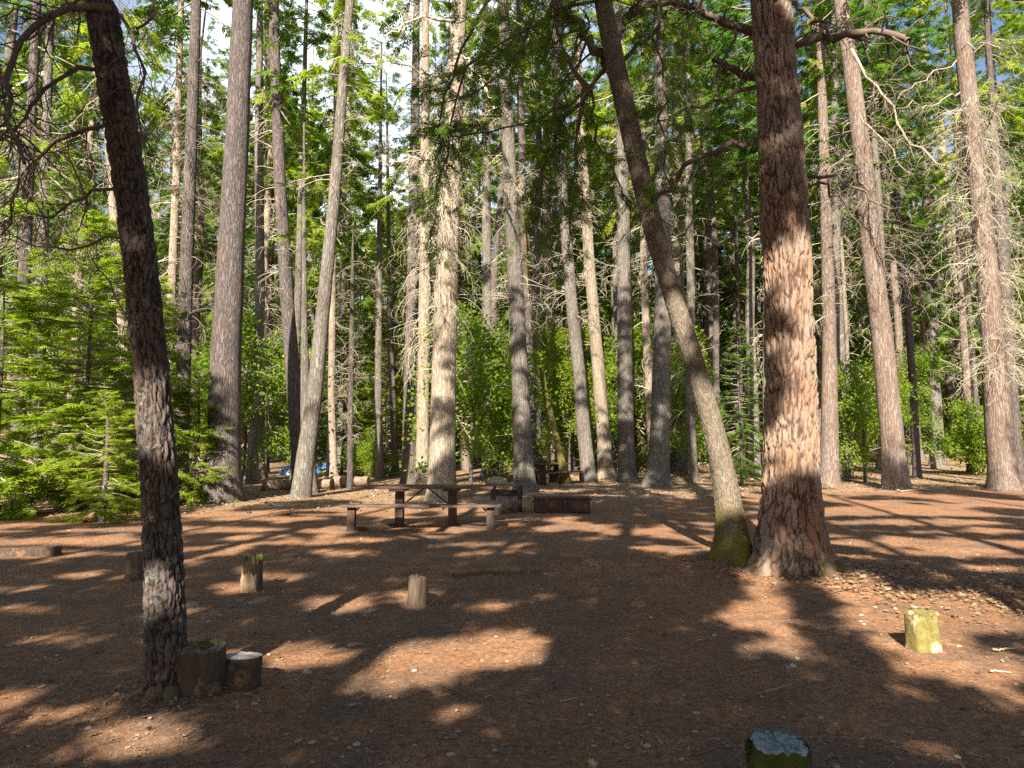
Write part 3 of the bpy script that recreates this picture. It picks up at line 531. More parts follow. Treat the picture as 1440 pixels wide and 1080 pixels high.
# mid-distance trees
MID = [
 ('pine_tree', 'tall straight dark pine, second large trunk from the left foreground pine', [(312, 706, 52), (315, 620, 44), (318, 500, 41), (325, 350, 37), (333, 200, 33), (342, 0, 28)], 'dark_bark', dict(H=32, crown='sparse1', cz=18, cs=1.3, flare=.3)),
 ('slender_tree', 'smooth pale forked slender tree leaning right, with a second stem at its foot', [(423, 700, 27), (430, 640, 25), (442, 560, 22), (455, 430, 19), (470, 280, 17), (482, 120, 14), (492, 0, 12)], 'grey_bark', dict(H=22, crown='sparse2', cz=12, cs=.9, flare=.2, snags=SN(24, 8, 15, 1.2))),
 ('slender_tree', 'short pale stem close behind the foot of the forked slender tree', [(436, 694, 22), (433, 640, 18), (430, 570, 15), (428, 470, 9)], 'grey_bark', dict(H=12, crown='sparse2', cz=8, cs=.6)),
 ('fir_tree', 'brown fir just behind the forked slender tree, curving left', [(424, 690, 22), (418, 600, 22), (405, 440, 19), (394, 260, 17), (386, 60, 15)], 'dark_bark', dict(H=30, crown='sparse1', cz=12.5, cs=.9, snags=SN(30, 6, 13, 1.3))),
 ('fir_tree', 'thin grey fir standing right of the tall straight pine', [(352, 680, 16), (363, 560, 14), (366, 400, 13), (364, 200, 12)], 'grey_bark', dict(H=30, crown='sparse2', cz=14, cs=.9, snags=SN(24, 5, 14, 1.2))),
 ('fir_tree', 'dark fir with hanging dead limbs between the foreground pine and the straight pine', [(253, 692, 22), (258, 500, 20), (264, 330, 18), (271, 150, 16), (276, 0, 14)], 'dark_bark', dict(H=30, crown='sparse1', cz=16, cs=1.1, snags=SN(90, 5, 15, 1.8, m='twig'))),
 ('slender_tree', 'very thin bluish stem behind the forked slender tree', [(414, 680, 12), (417, 480, 10), (424, 250, 9)], 'grey_bark', dict(H=26, crown='sparse1', cz=14, cs=.9)),
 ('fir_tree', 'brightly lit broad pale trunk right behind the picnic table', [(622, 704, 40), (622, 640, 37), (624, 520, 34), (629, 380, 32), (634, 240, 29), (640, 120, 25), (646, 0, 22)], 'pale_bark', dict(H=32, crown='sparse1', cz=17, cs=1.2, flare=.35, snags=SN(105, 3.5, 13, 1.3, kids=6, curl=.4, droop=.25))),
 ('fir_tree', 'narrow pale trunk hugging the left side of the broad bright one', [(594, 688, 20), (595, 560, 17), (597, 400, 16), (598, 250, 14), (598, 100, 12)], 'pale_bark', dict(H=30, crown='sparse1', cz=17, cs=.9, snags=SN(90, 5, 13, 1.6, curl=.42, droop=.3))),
 ('fir_tree', 'grey mottled trunk directly behind the fire ring', [(738, 692, 29), (734, 600, 25), (728, 450, 22), (719, 300, 21), (714, 180, 19), (709, 50, 17)], 'grey_bark', dict(H=30, crown='sparse1', cz=15, cs=.9, flare=.25, snags=SN(54, 5, 14, 1.5))),
 ('slender_tree', 'thin trunk overlapping the grey one behind the fire ring', [(748, 678, 13), (744, 500, 12), (736, 320, 11), (732, 150, 10)], 'dark_bark', dict(H=28, crown='sparse1', cz=14, cs=.9, snags=SN(21, 6, 13, 1.2))),
 ('fir_tree', 'grey fir leaning left, first right of the fire ring trunk', [(829, 678, 21), (822, 620, 20), (814, 520, 18), (803, 420, 17), (792, 280, 15), (784, 150, 14)], 'grey_bark', dict(H=28, crown='sparse1', cz=15, cs=.9, snags=SN(39, 6, 14, 1.3))),
 ('fir_tree', 'grey fir leaning left beside the far picnic tables, paler above', [(853, 672, 22), (848, 600, 19), (838, 480, 17), (828, 360, 16), (818, 200, 14)], 'pale_bark', dict(H=28, crown='sparse2', cz=15, cs=.9, snags=SN(51, 6, 14, 1.3))),
 ('fir_tree', 'upright brown fir in front of the mossy yellow trunk', [(882, 678, 25), (880, 600, 23), (878, 450, 20), (876, 280, 18), (872, 100, 15)], 'grey_bark', dict(H=30, crown='sparse2', cz=15, cs=.9, snags=SN(36, 8, 15, 1.3))),
 ('fir_tree', 'dark narrow fir tight behind the upright brown one', [(868, 664, 13), (866, 500, 12), (863, 300, 11)], 'dark_bark', dict(H=30, crown='sparse2', cz=15, cs=.9)),
 ('mossy_tree', 'trunk thick with yellow moss behind the upright brown fir', [(904, 664, 17), (898, 600, 15), (890, 540, 12), (888, 450, 8)], 'moss_bark', dict(H=13, crown=None, flare=.4)),
 ('fir_tree', 'stout grey fir with a flared foot left of the leaning trunk', [(924, 684, 32), (928, 620, 28), (931, 500, 25), (933, 350, 23), (930, 200, 20)], 'grey_bark', dict(H=32, crown='sparse2', cz=17, cs=.9, flare=.4, snags=SN(30, 8, 16, 1.2))),
 ('fir_tree', 'grey fir close behind the leaning trunk, pale at eye height', [(954, 664, 21), (954, 560, 18), (954, 420, 17), (953, 250, 15)], 'grey_bark', dict(H=30, crown='sparse1', cz=15, cs=.9)),
 ('fir_tree', 'dim fir seen between the leaning trunk and the large fir', [(1003, 660, 21), (1000, 500, 19), (995, 330, 17), (990, 200, 14)], 'dark_bark', dict(H=30, crown='sparse2', cz=14, cs=.9, snags=SN(30, 6, 14, 1.4))),
 ('fir_tree', 'front trunk of the close pair just right of the large fir', [(1166, 683, 26), (1167, 600, 23), (1166, 450, 18), (1160, 250, 15)], 'red_bark', dict(H=30, crown='sparse2', cz=15, cs=.9, snags=SN(39, 6, 14, 1.4))),
 ('fir_tree', 'rear trunk of the close pair just right of the large fir', [(1183, 676, 17), (1176, 600, 17), (1172, 480, 16), (1175, 300, 14)], 'grey_bark', dict(H=30, crown='sparse1', cz=15, cs=.9)),
 ('fir_tree', 'dark bluish narrow fir behind the close pair', [(1193, 652, 15), (1187, 560, 14), (1183, 400, 12)], 'dark_bark', dict(H=32, crown='sparse2', cz=14, cs=.9)),
 ('fir_tree', 'reddish fir leaning left with curling dead twigs, alone right of the large fir', [(1261, 688, 33), (1253, 600, 30), (1240, 470, 28), (1226, 360, 27), (1213, 220, 25), (1196, 90, 22), (1182, 0, 20)], 'red_bark', dict(H=30, crown='sparse1', cz=17, cs=1.1, flare=.2, snags=SN(84, 7, 13, 1.8, m='twig', curl=.42, droop=.2))),
 ('fir_tree', 'blue grey fir leaning left, first behind the reddish fir', [(1290, 648, 17), (1278, 540, 16), (1264, 420, 15), (1252, 280, 13), (1240, 80, 12)], 'grey_bark', dict(H=32, crown='sparse1', cz=17, cs=.9, snags=SN(45, 9, 17, 1.4))),
 ('fir_tree', 'grey fir with low crooked twigs midway between reddish fir and the twiggy one', [(1319, 656, 20), (1314, 560, 18), (1309, 400, 16), (1303, 220, 15), (1297, 60, 13)], 'grey_bark', dict(H=32, crown='sparse2', cz=18, cs=.9, flare=.3, snags=SN(45, 8, 17, 1.5))),
 ('fir_tree', 'pale bluish trunk leaning left just before the twiggy fir', [(1364, 650, 15), (1356, 520, 14), (1342, 380, 13), (1326, 230, 12), (1312, 100, 11)], 'pale_bark', dict(H=32, crown='sparse1', cz=18, cs=.9)),
 ('fir_tree', 'reddish fir wrapped in pale dead twigs near the right edge', [(1412, 688, 36), (1404, 600, 33), (1396, 470, 29), (1384, 340, 27), (1370, 210, 25), (1354, 60, 22)], 'red_bark', dict(H=30, crown='sparse2', cz=18, cs=1., flare=.25, snags=SN(225, 4, 14, 1.7, curl=.42, droop=.2, kids=6))),
 ('slender_tree', 'dark narrow trunk pressed behind the twiggy fir near the right edge', [(1434, 680, 14), (1425, 560, 13), (1412, 400, 12), (1402, 250, 10)], 'dark_bark', dict(H=28, crown='sparse2', cz=15, cs=.9)),
 ('fir_tree', 'dim fir just behind the foliage right of the broad bright trunk', [(686, 672, 17), (687, 560, 15), (685, 400, 14), (683, 200, 12)], 'grey_bark', dict(H=30, crown='sparse2', cz=13, cs=.9, snags=SN(45, 4, 13, 1.4))),
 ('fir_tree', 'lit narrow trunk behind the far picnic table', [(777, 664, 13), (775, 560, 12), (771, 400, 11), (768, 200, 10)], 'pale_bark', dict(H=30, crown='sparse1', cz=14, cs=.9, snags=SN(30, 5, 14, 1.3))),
 ('mossy_tree', 'thin mossy trunk bending left beside the far picnic table', [(796, 680, 13), (790, 650, 10), (779, 600, 9), (766, 550, 8), (755, 470, 7), (742, 380, 6)], 'moss_bark', dict(H=12, crown=None, flare=.6)),
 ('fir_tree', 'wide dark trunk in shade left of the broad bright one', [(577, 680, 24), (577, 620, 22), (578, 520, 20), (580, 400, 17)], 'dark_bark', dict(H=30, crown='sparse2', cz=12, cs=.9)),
 ('slender_tree', 'thin dead pole bristling with twigs beyond the left bench end', [(492, 688, 8), (493, 560, 8), (495, 440, 6), (496, 360, 4)], 'dark_bark', dict(H=9, crown=None, snags=SN(60, 1.5, 8, .8, m='twig'))),
 ('fir_tree', 'narrow lit fir left of the thin dead pole', [(470, 676, 11), (466, 560, 10), (468, 400, 9)], 'pale_bark', dict(H=28, crown='sparse2', cz=11, cs=.9, snags=SN(30, 3, 12, 1.2))),
 ('fir_tree', 'small grey fir beyond the gap left of the wide dark trunk', [(534, 674, 11), (532, 560, 10), (533, 400, 9)], 'grey_bark', dict(H=20, crown='sparse1', cz=8, cs=.9, snags=SN(30, 3, 10, 1.2))),
 ('fir_tree', 'small brown fir next to the wide dark trunk in shade', [(556, 670, 10), (552, 560, 9), (548, 440, 8)], 'dark_bark', dict(H=20, crown='sparse2', cz=9, cs=.9)),
 ('fir_tree', 'bluish trunk rising behind the bright young firs', [(50, 690, 16), (56, 500, 15), (60, 350, 14), (64, 200, 13)], 'grey_bark', dict(H=28, crown='sparse1', cz=9, cs=1.1, snags=SN(60, 3, 12, 1.6))),
 ('fir_tree', 'pale trunk half hidden by the dark foreground pine', [(186, 700, 15), (172, 450, 13), (160, 300, 12), (150, 150, 11)], 'pale_bark', dict(H=26, crown='sparse2', cz=13, snags=SN(45, 5, 13, 1.5))),
 ('fir_tree', 'dim trunk in the shade at the left edge behind the young firs', [(20, 700, 20), (28, 560, 18), (34, 400, 16), (40, 250, 15)], 'dark_bark', dict(H=28, crown='sparse2', cz=9, cs=1.1, snags=SN(60, 3, 12, 1.6))),
 ('fir_tree', 'brown fir seen in the gap right of the grey low twig fir', [(1338, 640, 12), (1336, 500, 11), (1332, 350, 10)], 'dark_bark', dict(H=32, crown='sparse2', cz=13, cs=.9)),
 ('fir_tree', 'dusky fir left of the reddish leaning fir', [(1232, 650, 13), (1228, 520, 12), (1222, 380, 11)], 'grey_bark', dict(H=32, crown='sparse2', cz=14, cs=.9, snags=SN(30, 5, 14, 1.2))),
]
MIDB = []
for (nm, lb, path, mt, kw) in MID:
    r, b, f = tree(nm, lb, path, mt, **kw); MIDB.append((r, b, f))
for k, lines in ((22, [([(1198, 70), (1235, 120), (1262, 172), (1290, 210), (1330, 240)], 21.5, 19, .045, .02), ([(1208, 160), (1232, 190), (1262, 222), (1285, 245)], 21.5, 20, .03, .012)]),
                 (26, [([(1352, 70), (1400, 60), (1445, 80)], 21, 19, .025, .010), ([(1366, 200), (1390, 180), (1410, 120), (1438, 100)], 21, 19, .022, .009), ([(1345, 85), (1300, 110), (1262, 135)], 21, 20, .03, .010), ([(1350, 130), (1310, 150), (1265, 150)], 21, 20, .028, .010)]),
                 (7, [([(640, 30), (605, 22), (570, 32), (545, 50)], 18, 17, .05, .02), ([(634, 112), (590, 100), (550, 82), (512, 76)], 18, 16, .035, .012), ([(630, 232), (600, 225), (570, 222), (540, 230)], 18, 17, .03, .012), ([(640, 60), (668, 100), (700, 150)], 18, 17, .04, .015)])):
    branches(MIDB[k][0], MIDB[k][1], lines, m='pale_twig' if k == 7 else 'twig', seed=k, kids=11, kl=.8, kr=.3, curl=.36, droop=.14)

# ------------------------------------------------------------------ young firs and leafy saplings
def small_tree(name, label, px, Y, crown, h, hc, group=None, rz=0., wide=1., cat='tree', stem='dark_bark', r=.05):
    b = np.array([(px - 720) / FPX * Y, Y, 0]); b[2] = gz(b[0], b[1]); s = h / hc
    o = ob(name, None, loc=b); tag(o, label, cat, group)
    if (stem, r) not in STEMS:
        C = np.array([[0, 0, -.2], [.04, 0, 2], [0, .05, 4], [0, 0, 6]]) * np.array([1, 1, 1.]); STEMS[(stem, r)] = trunk_mesh('trunk', C, np.array([r, r * .8, r * .55, .01]), stem, 5, ns=8, flare=.2)
    ob('trunk', STEMS[(stem, r)], o, scale=(1.3, 1.3, h / 6.2)); ob('crown', CR[crown], o, rot=(0, 0, rz), scale=(s * wide, s * wide, s)); return o
STEMS = {}
YG = [('bright young fir with tiered boughs, tallest of the group at the left', 118, 16.5, 'young1', 7.2, 6.5, 1.3),
      ('low bright young fir whose boughs touch the litter in front of its group', 150, 14.2, 'young2', 2.6, 5.0, 1.2),
      ('young fir cut by the left edge of the view', -5, 15.0, 'young2', 5.2, 5.0, 1.3),
      ('slim young fir growing just behind the dark foreground pine', 215, 18.0, 'young1', 6.0, 6.5, .9),
      ('young fir between the tallest bright one and the left edge', 55, 18.5, 'young1', 6.8, 6.5, 1.2),
      ('shaded young fir farthest back in the left group', 165, 20.5, 'young3', 8.5, 8.5, 1.1),
      ('small bright sapling at the foot of the straight dark pine', 278, 18.2, 'young2', 3.6, 5.0, 1.0)]
for k, (lb, px, Yd, c, h, hc, wd) in enumerate(YG): small_tree('young_fir', lb, px, Yd, c, h, hc, 'young firs of the left group', rz=k * 1.9, wide=wd)
LS = [('leafy sapling with sunlit yellow green leaves right of the broad bright trunk', 662, 24, 'leafy1', 6.5, 6.0), ('leafy bush behind the fire ring trunk', 705, 27, 'leafy1', 5.2, 6.0),
      ('leafy sapling behind the far picnic table', 800, 33, 'leafy2', 8.0, 9.0), ('bright leafy sapling beside the mossy yellow trunk', 912, 33, 'leafy1', 7.5, 6.0),
      ('green sapling between the leaning trunk and the large fir', 1040, 26, 'young3', 6.0, 8.5), ('leafy sapling at the right of the close pair', 1212, 27, 'leafy1', 5.0, 6.0),
      ('leafy sapling beyond the straight dark pine', 345, 27, 'leafy1', 6.8, 6.0), ('small green bush beyond the fallen logs', 520, 31, 'leafy3', 2.2, 3.0),
      ('bright sapling low behind the twiggy fir', 1378, 34, 'leafy3', 4.0, 3.0), ('shady sapling right of the upright brown fir', 966, 36, 'leafy2', 8.0, 9.0),
      ('loose green sapling left of the thin dead pole', 482, 34, 'young3', 9.0, 8.5), ('green sapling between the grey leaning firs', 842, 38, 'leafy2', 9.0, 9.0)]
for k, (lb, px, Yd, c, h, hc) in enumerate(LS): small_tree('sapling', lb, px, Yd, c, h, hc, None, rz=k * 2.3, wide=1.05)

# ------------------------------------------------------------------ the forest behind
TM = []
for k, (mt, r) in enumerate((('grey_bark', .24), ('dark_bark', .27), ('pale_bark', .20), ('red_bark', .26), ('dark_bark', .20), ('grey_bark', .30))):
    rg = np.random.default_rng(50 + k); C = np.stack([np.cumsum(rg.normal(0, .12, 8)), np.cumsum(rg.normal(0, .12, 8)), np.linspace(0, 30, 8)], -1); C[0, :2] = 0
    rad = np.interp(C[:, 2], [0, 12, 30], [r, r * .8, .03]); TM.append((trunk_mesh('trunk', C, rad, mt, 60 + k, ns=10, dz=1.2, flare=.3), centre(C, rad)))
DT = [dead_twigs('dead_twigs', 70 + k, None, 40, L=1.6, z0=3, z1=14, trunk=TM[k][1], kids=4, r=.022, m=('pale_twig', 'twig', 'pale_twig')[k]) for k in range(3)]
occ = [b[:2] for _, b, _ in MIDB]; FB = 0; k = 0
rg = np.random.default_rng(99); pts = []
while len(pts) < 285 and k < 40000:
    k += 1; Yd = 27 + 68 * rg.uniform() ** 1.15 if len(pts) < 200 else rg.uniform(60, 98); px = rg.uniform(-70, 1510)
    x = (px - 720) / FPX * Yd
    dmin = 2.1 + Yd * .022
    if any((x - q[0]) ** 2 + (Yd - q[1]) ** 2 < dmin * dmin for q in pts) or any((x - q[0]) ** 2 + (Yd - q[1]) ** 2 < 4 for q in occ): continue
    pts.append((x, Yd, px))
for (x, Yd, px) in pts:
    H = rg.uniform(24, 37); gapc = abs(px - 540) < 46
    if gapc: H = min(H, .39 * Yd - gz(x, Yd) * .9)
    if abs(px - 590) < 60 and Yd < 45: H = min(H, 26)
    zb = H * (rg.uniform(.38, .60) if Yd < 40 else rg.uniform(.14, .38) if Yd < 56 else rg.uniform(.03, .25)); o = ob('forest_tree', None, loc=(x, Yd, gz(x, Yd)))
    tag(o, 'slender conifer in the dense forest beyond the clearing', 'tree', 'distant conifers of the forest')
    ti = rg.integers(0, len(TM)); rz = rg.uniform(0, 6.28); sx = H / 30 * rg.uniform(.5, 1.1)
    ob('trunk', TM[ti][0], o, rot=(rg.normal(0, .015), rg.normal(0, .015), rz), scale=(sx, sx, H / 30))
    cn, hc = [('fir1', 17), ('fir2', 15), ('fir3', 19), ('fir4', 13)][rg.choice(4, p=[.3, .25, .2, .25] if abs(px - 560) > 160 else [.2, .1, .1, .6])]
    cw_ = rg.uniform(.85, 1.3) * (.8 if Yd < 42 else 1.25); ob('crown', CR[cn], o, loc=(0, 0, zb), rot=(0, 0, rz * 2), scale=(cw_, cw_, (H - zb) / hc))
    if ti < 3 and Yd < 60: ob('dead_twigs', DT[ti], o, rot=(0, 0, rz), scale=(sx, sx, H / 30))['kind'] = 'stuff'
pts2 = []; k = 0
while len(pts2) < 24 and k < 9000:
    k += 1; Yd = 33 + 45 * rg.uniform() ** 1.; px = rg.uniform(-50, 1490); x = (px - 720) / FPX * Yd
    if any((x - q[0]) ** 2 + (Yd - q[1]) ** 2 < 7 for q in pts2): continue
    pts2.append((x, Yd)); c, hc = [('leafy1', 6.), ('leafy2', 9.), ('young3', 8.5), ('young1', 6.5)][rg.choice(4, p=[.35, .25, .25, .15])]
    h = rg.uniform(2.5, 9) if c != 'leafy1' else rg.uniform(2, 5.5)
    small_tree('understorey_tree', 'small green tree of the understorey among distant trunks', px, Yd, c, h, hc, 'understorey trees far back', rz=rg.uniform(0, 6), wide=rg.uniform(.7, 1.5))

# ------------------------------------------------------------------ unseen trees added behind the viewer for shade; crowns pruned where sun pools should fall
LIT = [(960, 790, 30, 4), (1060, 770, 30, 4), (820, 950, 14, 5), (1400, 1020, 30, 8), (20, 1060, 30, 8), (380, 990, 24, 6), (250, 860, 40, 6), (700, 770, 60, 3), (420, 765, 70, 4), (860, 748, 60, 3), (230, 745, 60, 3),(610, 922, 135, 32), (540, 958, 85, 24), (700, 903, 70, 24), (645, 1004, 46, 20), (205, 1035, 110, 40), (430, 925, 70, 14), (60, 1010, 90, 16), (30, 980, 60, 12), (330, 925, 70, 12), (70, 900, 80, 7), (445, 905, 40, 8),
       (555, 803, 17, 5), (550, 816, 12, 5), (475, 850, 60, 14), (400, 812, 34, 6), (262, 792, 34, 5), (140, 812, 70, 6), (60, 855, 50, 6), (110, 762, 170, 7), (250, 745, 160, 5), (330, 826, 40, 8), (590, 842, 50, 16),
       (680, 852, 40, 8), (352, 815, 20, 20), (1085, 835, 55, 30), (1080, 870, 95, 24), (1120, 905, 80, 24), (1155, 925, 40, 14), (1230, 850, 60, 26), (1330, 870, 150, 36), (1275, 915, 90, 34), (1385, 940, 90, 34), (1430, 985, 40, 26), (1180, 830, 60, 18),
       (1330, 765, 170, 9), (1290, 735, 140, 5), (1200, 790, 40, 5), (1390, 800, 80, 5), (1240, 715, 80, 4), (960, 745, 50, 5), (930, 779, 55, 5), (880, 725, 60, 3), (935, 760, 30, 3), (700, 742, 42, 3), (760, 750, 30, 3),
       (480, 745, 40, 3), (600, 757, 50, 3), (650, 733, 30, 2), (420, 730, 60, 3), (300, 725, 90, 4), (530, 700, 80, 5), (620, 712, 60, 4), (850, 700, 40, 2), (1050, 715, 30, 4), (130, 1068, 60, 10), (20, 830, 40, 5), (780, 690, 60, 3)]
DARKLINE = [((1118, 815), (1150, 880), (1240, 965), (1440, 1050), 22)]  # foliage is kept along this line to imitate a trunk's shadow
def lit_mask(px, py):
    wob = 1 + .35 * vnoise(np.stack([px / 22, py / 9, 0 * px], -1)); m = np.zeros(px.shape, bool)
    for (cx, cy_, rx, ry) in LIT: m |= ((px - cx) / rx) ** 2 + ((py - cy_) / ry) ** 2 < wob
    for (*pl, wd) in DARKLINE:
        for a, b in zip(pl[:-1], pl[1:]):
            a = np.array(a, float); b = np.array(b, float); d = b - a; tt = np.clip(((px - a[0]) * d[0] + (py - a[1]) * d[1]) / (d @ d), 0, 1)
            m &= ~(np.hypot(px - a[0] - tt * d[0], (py - a[1] - tt * d[1]) * 1.3) < wd)
    return m
def keep_mask(P, rg):
    G = P - SUN * (P[:, 2:3] / SUN[2]); px, py, f = proj(G); vis = (G[:, 1] > 2.5) & (f > .5)
    drop = vis & (G[:, 1] < 24) & lit_mask(px, py)
    def plane(Yp, x0, x1, y0, y1, slope=0.):
        Qp = P - SUN * ((P[:, 1] - Yp) / SUN[1])[:, None]; qx, qy, _ = proj(Qp); qx = qx - slope * (qy - y0)
        return (P[:, 1] < Yp) & (qx > x0) & (qx < x1) & (qy > y0) & (qy < y1), qx, qy
    m, qx, qy = plane(8.8, 1085, 1165, 395, 720); drop |= m & ((vnoise(np.stack([qx / 30, qy / 45, 0 * qx], -1)) > -.85) | (qx > 1105))
    m, qx, qy = plane(8.6, 955, 1020, 560, 750, .2); drop |= m
    m, qx, qy = plane(4.35, 190, 235, 540, 770); drop |= m & (vnoise(np.stack([qx / 20, qy / 40, 0 * qx], -1)) > .1)
    m, qx, qy = plane(5.1, 1275, 1335, 855, 925); drop |= m
    far = G[:, 1] >= 15
    cl = fbm(np.stack([G[:, 0] * .55, (G[:, 1]) * .16, 0 * px], -1), 3)
    t_ = P - SUN * ((P[:, 1] - 20) / SUN[1])[:, None]; d2 = fbm(np.stack([t_[:, 0] * .9, t_[:, 2] * .75, 0 * px + 5], -1), 2)
    drop |= far & (cl > -.22) & (d2 > -.18)
    drop |= (G[:, 1] >= 24) & (rg.uniform(0, 1, len(P)) < .55)
    st = fbm(np.stack([G[:, 0] * .9, G[:, 1] * 1.6, 0 * px + 3], -1), 2)
    drop |= (G[:, 1] > 9.5) & (G[:, 1] < 15) & (st > .12)
    for (Yp, x0, x1, y0, y1, sl) in ((8.8, 1040, 1180, -60, 385, 0), (8.6, 806, 874, -60, 560, .255), (4.35, 100, 168, -40, 500, .145), (8.2, 540, 1060, -60, 330, 0)):
        m, qx, qy = plane(Yp, x0, x1, y0, y1, sl); drop &= ~(m & (vnoise(np.stack([qx / 25, qy / 40, 0 * qx + 9], -1)) < .45))
    return ~drop
CASTC = [(-14, -5, 19), (-10.5, -10, 22), (-7.5, -4.5, 20), (-4.2, -9.5, 23), (-1.4, -4.2, 21), (1.6, -9, 24), (4.4, -4.4, 20), (7.2, -9.6, 23), (10.2, -5, 21), (13.4, -9.5, 22), (-17, -10, 20), (16, -4, 20)]
for k, (cx, cy_, H) in enumerate(CASTC):
    rg = np.random.default_rng(200 + k); zb = 3.8 if cy_ > -7 else 6.5
    n = 6500; z = zb + (H - zb) * rg.uniform(0, 1, n) ** 1.35; az = rg.uniform(0, 6.283, n); rr = 3.5 * np.sqrt(rg.uniform(.02, 1, n)) * (1 - .55 * ((z - zb) / (H - zb)) ** 2)
    P = np.stack([cx + rr * np.cos(az), cy_ + rr * np.sin(az), z - .15 * rr], -1)
    P = P[P[:, 1] < -.4]; P = P[keep_mask(P, rg)]; n = len(P)
    c = np.array([cx, cy_, 0]); d = P - c; d[:, 2] = 0; X_ = norm(d) + rg.normal(0, .35, (n, 3)) * np.array([1, 1, .5]) + np.array([0, 0, -.2])
    V, Q = place(*SPR_BIG, P - c - norm(X_) * .2, X_, np.array([0, 0, 1.]) + rg.normal(0, .5, (n, 3)), .46 * rg.uniform(.8, 1.2, n))
    nb = 90; zz = rg.uniform(zb, H - 1, nb); a = rg.uniform(0, 6.283, nb); D = np.stack([np.cos(a), np.sin(a), 0 * a - .1], -1)
    Pb = walk(rg, np.stack([0 * zz, 0 * zz, zz], -1), D, 3.2 * (1 - .6 * (zz - zb) / (H - zb)), 6, .1, .03)
    kb = keep_mask((Pb + c)[:, 2], rg) & keep_mask((Pb + c)[:, 4], rg) & keep_mask((Pb + c)[:, 3], rg); Pb = Pb[kb]; Vb, Qb = tubes(Pb, .03 * np.linspace(1, .3, 6)[None].repeat(len(Pb), 0), 3)
    V, Q2, _ = join([(Vb, Qb, None), (V, Q, None)])
    o = ob('shade_tree', None, loc=(cx, cy_, gz(cx, cy_))); tag(o, 'unseen conifer added behind the viewer, crown pruned to shape the sunlight', 'tree', 'unseen shading conifers behind the viewer')
    ob('trunk', trunk_mesh('trunk', np.array([[0, 0, -.3], [.1, 0, 8], [0, .1, H]]), np.array([.19, .15, .03]), 'grey_bark', k, ns=12, dz=1.), o)
    ob('crown', mk('crown', V, Q2, mats=(M['twig'], M['shade_needles']), mi=np.r_[np.zeros(len(Qb)), np.ones(len(Q))]), o)
# ------------------------------------------------------------------ built objects
M['table_wood'] = plain('table_wood', (.15, .085, .055), (.08, .05, .036), 3, stretch=(1, 12, 12), bmp=.5)
M['bench_wood'] = plain('bench_wood', (.15, .10, .075), (.08, .055, .045), 3, stretch=(1, 12, 12), bmp=.5)
M['post_wood'] = plain('post_wood', (.085, .055, .042), (.045, .032, .027), 4, stretch=(10, 10, 1), bmp=.5)
M['steel'] = plain('steel', (.12, .10, .09), (.24, .20, .17), 4, rough=.75, spots=((.13, .06, .035), 4, .52))
M['rust'] = plain('rust', (.085, .04, .028), (.045, .026, .022), 9, stretch=(1, 1, .3), spots=((.18, .08, .045), 6, .6))
M['black_iron'] = plain('black_iron', (.025, .022, .02), (.05, .04, .035), 9, rough=.6)
M['old_wood'] = plain('old_wood', (.17, .115, .075), (.06, .042, .03), 5, stretch=(7, 7, 1), bmp=.8, spots=((.05, .055, .02), 5, .56))
M['tan_wood'] = plain('tan_wood', (.60, .42, .27), (.42, .27, .16), 5, stretch=(7, 7, 1), bmp=.8)
M['dark_wood'] = plain('dark_wood', (.10, .065, .045), (.035, .025, .02), 4, stretch=(5, 5, 1.5), bmp=1., spots=((.17, .10, .06), 5, .58))
M['worn_top'] = plain('worn_top', (.20, .17, .14), (.10, .08, .06), 9, bmp=.8)
M['cut_wood'] = plain('cut_wood', (.50, .47, .43), (.34, .30, .26), 6, bmp=.5, spots=((.20, .15, .11), 9, .6))
M['moss'] = plain('moss', (.11, .10, .028), (.25, .205, .07), 14, rough=1., bmp=1., spots=((.50, .36, .25), 7, .55))
M['dark_moss'] = plain('dark_moss', (.035, .042, .010), (.085, .085, .015), 14, rough=1., bmp=1.)
M['lichen'] = plain('lichen', (.36, .42, .44), (.13, .15, .13), 22, rough=1., bmp=1., spots=((.06, .07, .02), 10, .58))
M['stone'] = plain('stone', (.42, .37, .32), (.27, .23, .20), 6)
M['red_stone'] = plain('red_stone', (.33, .12, .06), (.22, .09, .05), 6)
M['concrete'] = plain('concrete', (.42, .36, .30), (.30, .25, .21), 5)
M['log'] = plain('log', (.36, .27, .20), (.12, .075, .055), 3, stretch=(.6, 6, 6), bmp=.9)
M['leafA'] = plain('leafA', (.36, .235, .13), (.20, .12, .065), 2, rough=.7); M['leafB'] = plain('leafB', (.46, .36, .25), (.27, .19, .12), 2, rough=.7); M['leafC'] = plain('leafC', (.17, .105, .065), (.27, .17, .10), 2, rough=.8)
M['leafG'] = plain('leafG', (.16, .24, .12), (.26, .30, .15), 2)
M['straw'] = plain('straw', (.43, .25, .135), (.23, .12, .065), 2); M['straw2'] = plain('straw2', (.54, .42, .28), (.36, .26, .17), 2)
def box(cx, cy_, cz, sx, sy, sz, rz=0., ry=0., rx=0.):
    V = np.array([[x, y, z] for x in (-.5, .5) for y in (-.5, .5) for z in (-.5, .5)]) * [sx, sy, sz]
    m = np.array(Matrix.Rotation(rz, 3, 'Z') @ Matrix.Rotation(ry, 3, 'Y') @ Matrix.Rotation(rx, 3, 'X'))
    return V @ m.T + [cx, cy_, cz], np.array([[0, 1, 3, 2], [4, 6, 7, 5], [0, 4, 5, 1], [2, 3, 7, 6], [0, 2, 6, 4], [1, 5, 7, 3]]), None
def part(name, boxes, m, parent, bev=.006, **k):
    V, Q, T = join(boxes); o = ob(name, mk(name, V, Q, T, mats=(M[m],)), parent, **k)
    if bev: b = o.modifiers.new('bevel', 'BEVEL'); b.width = bev; b.segments = 2
    return o
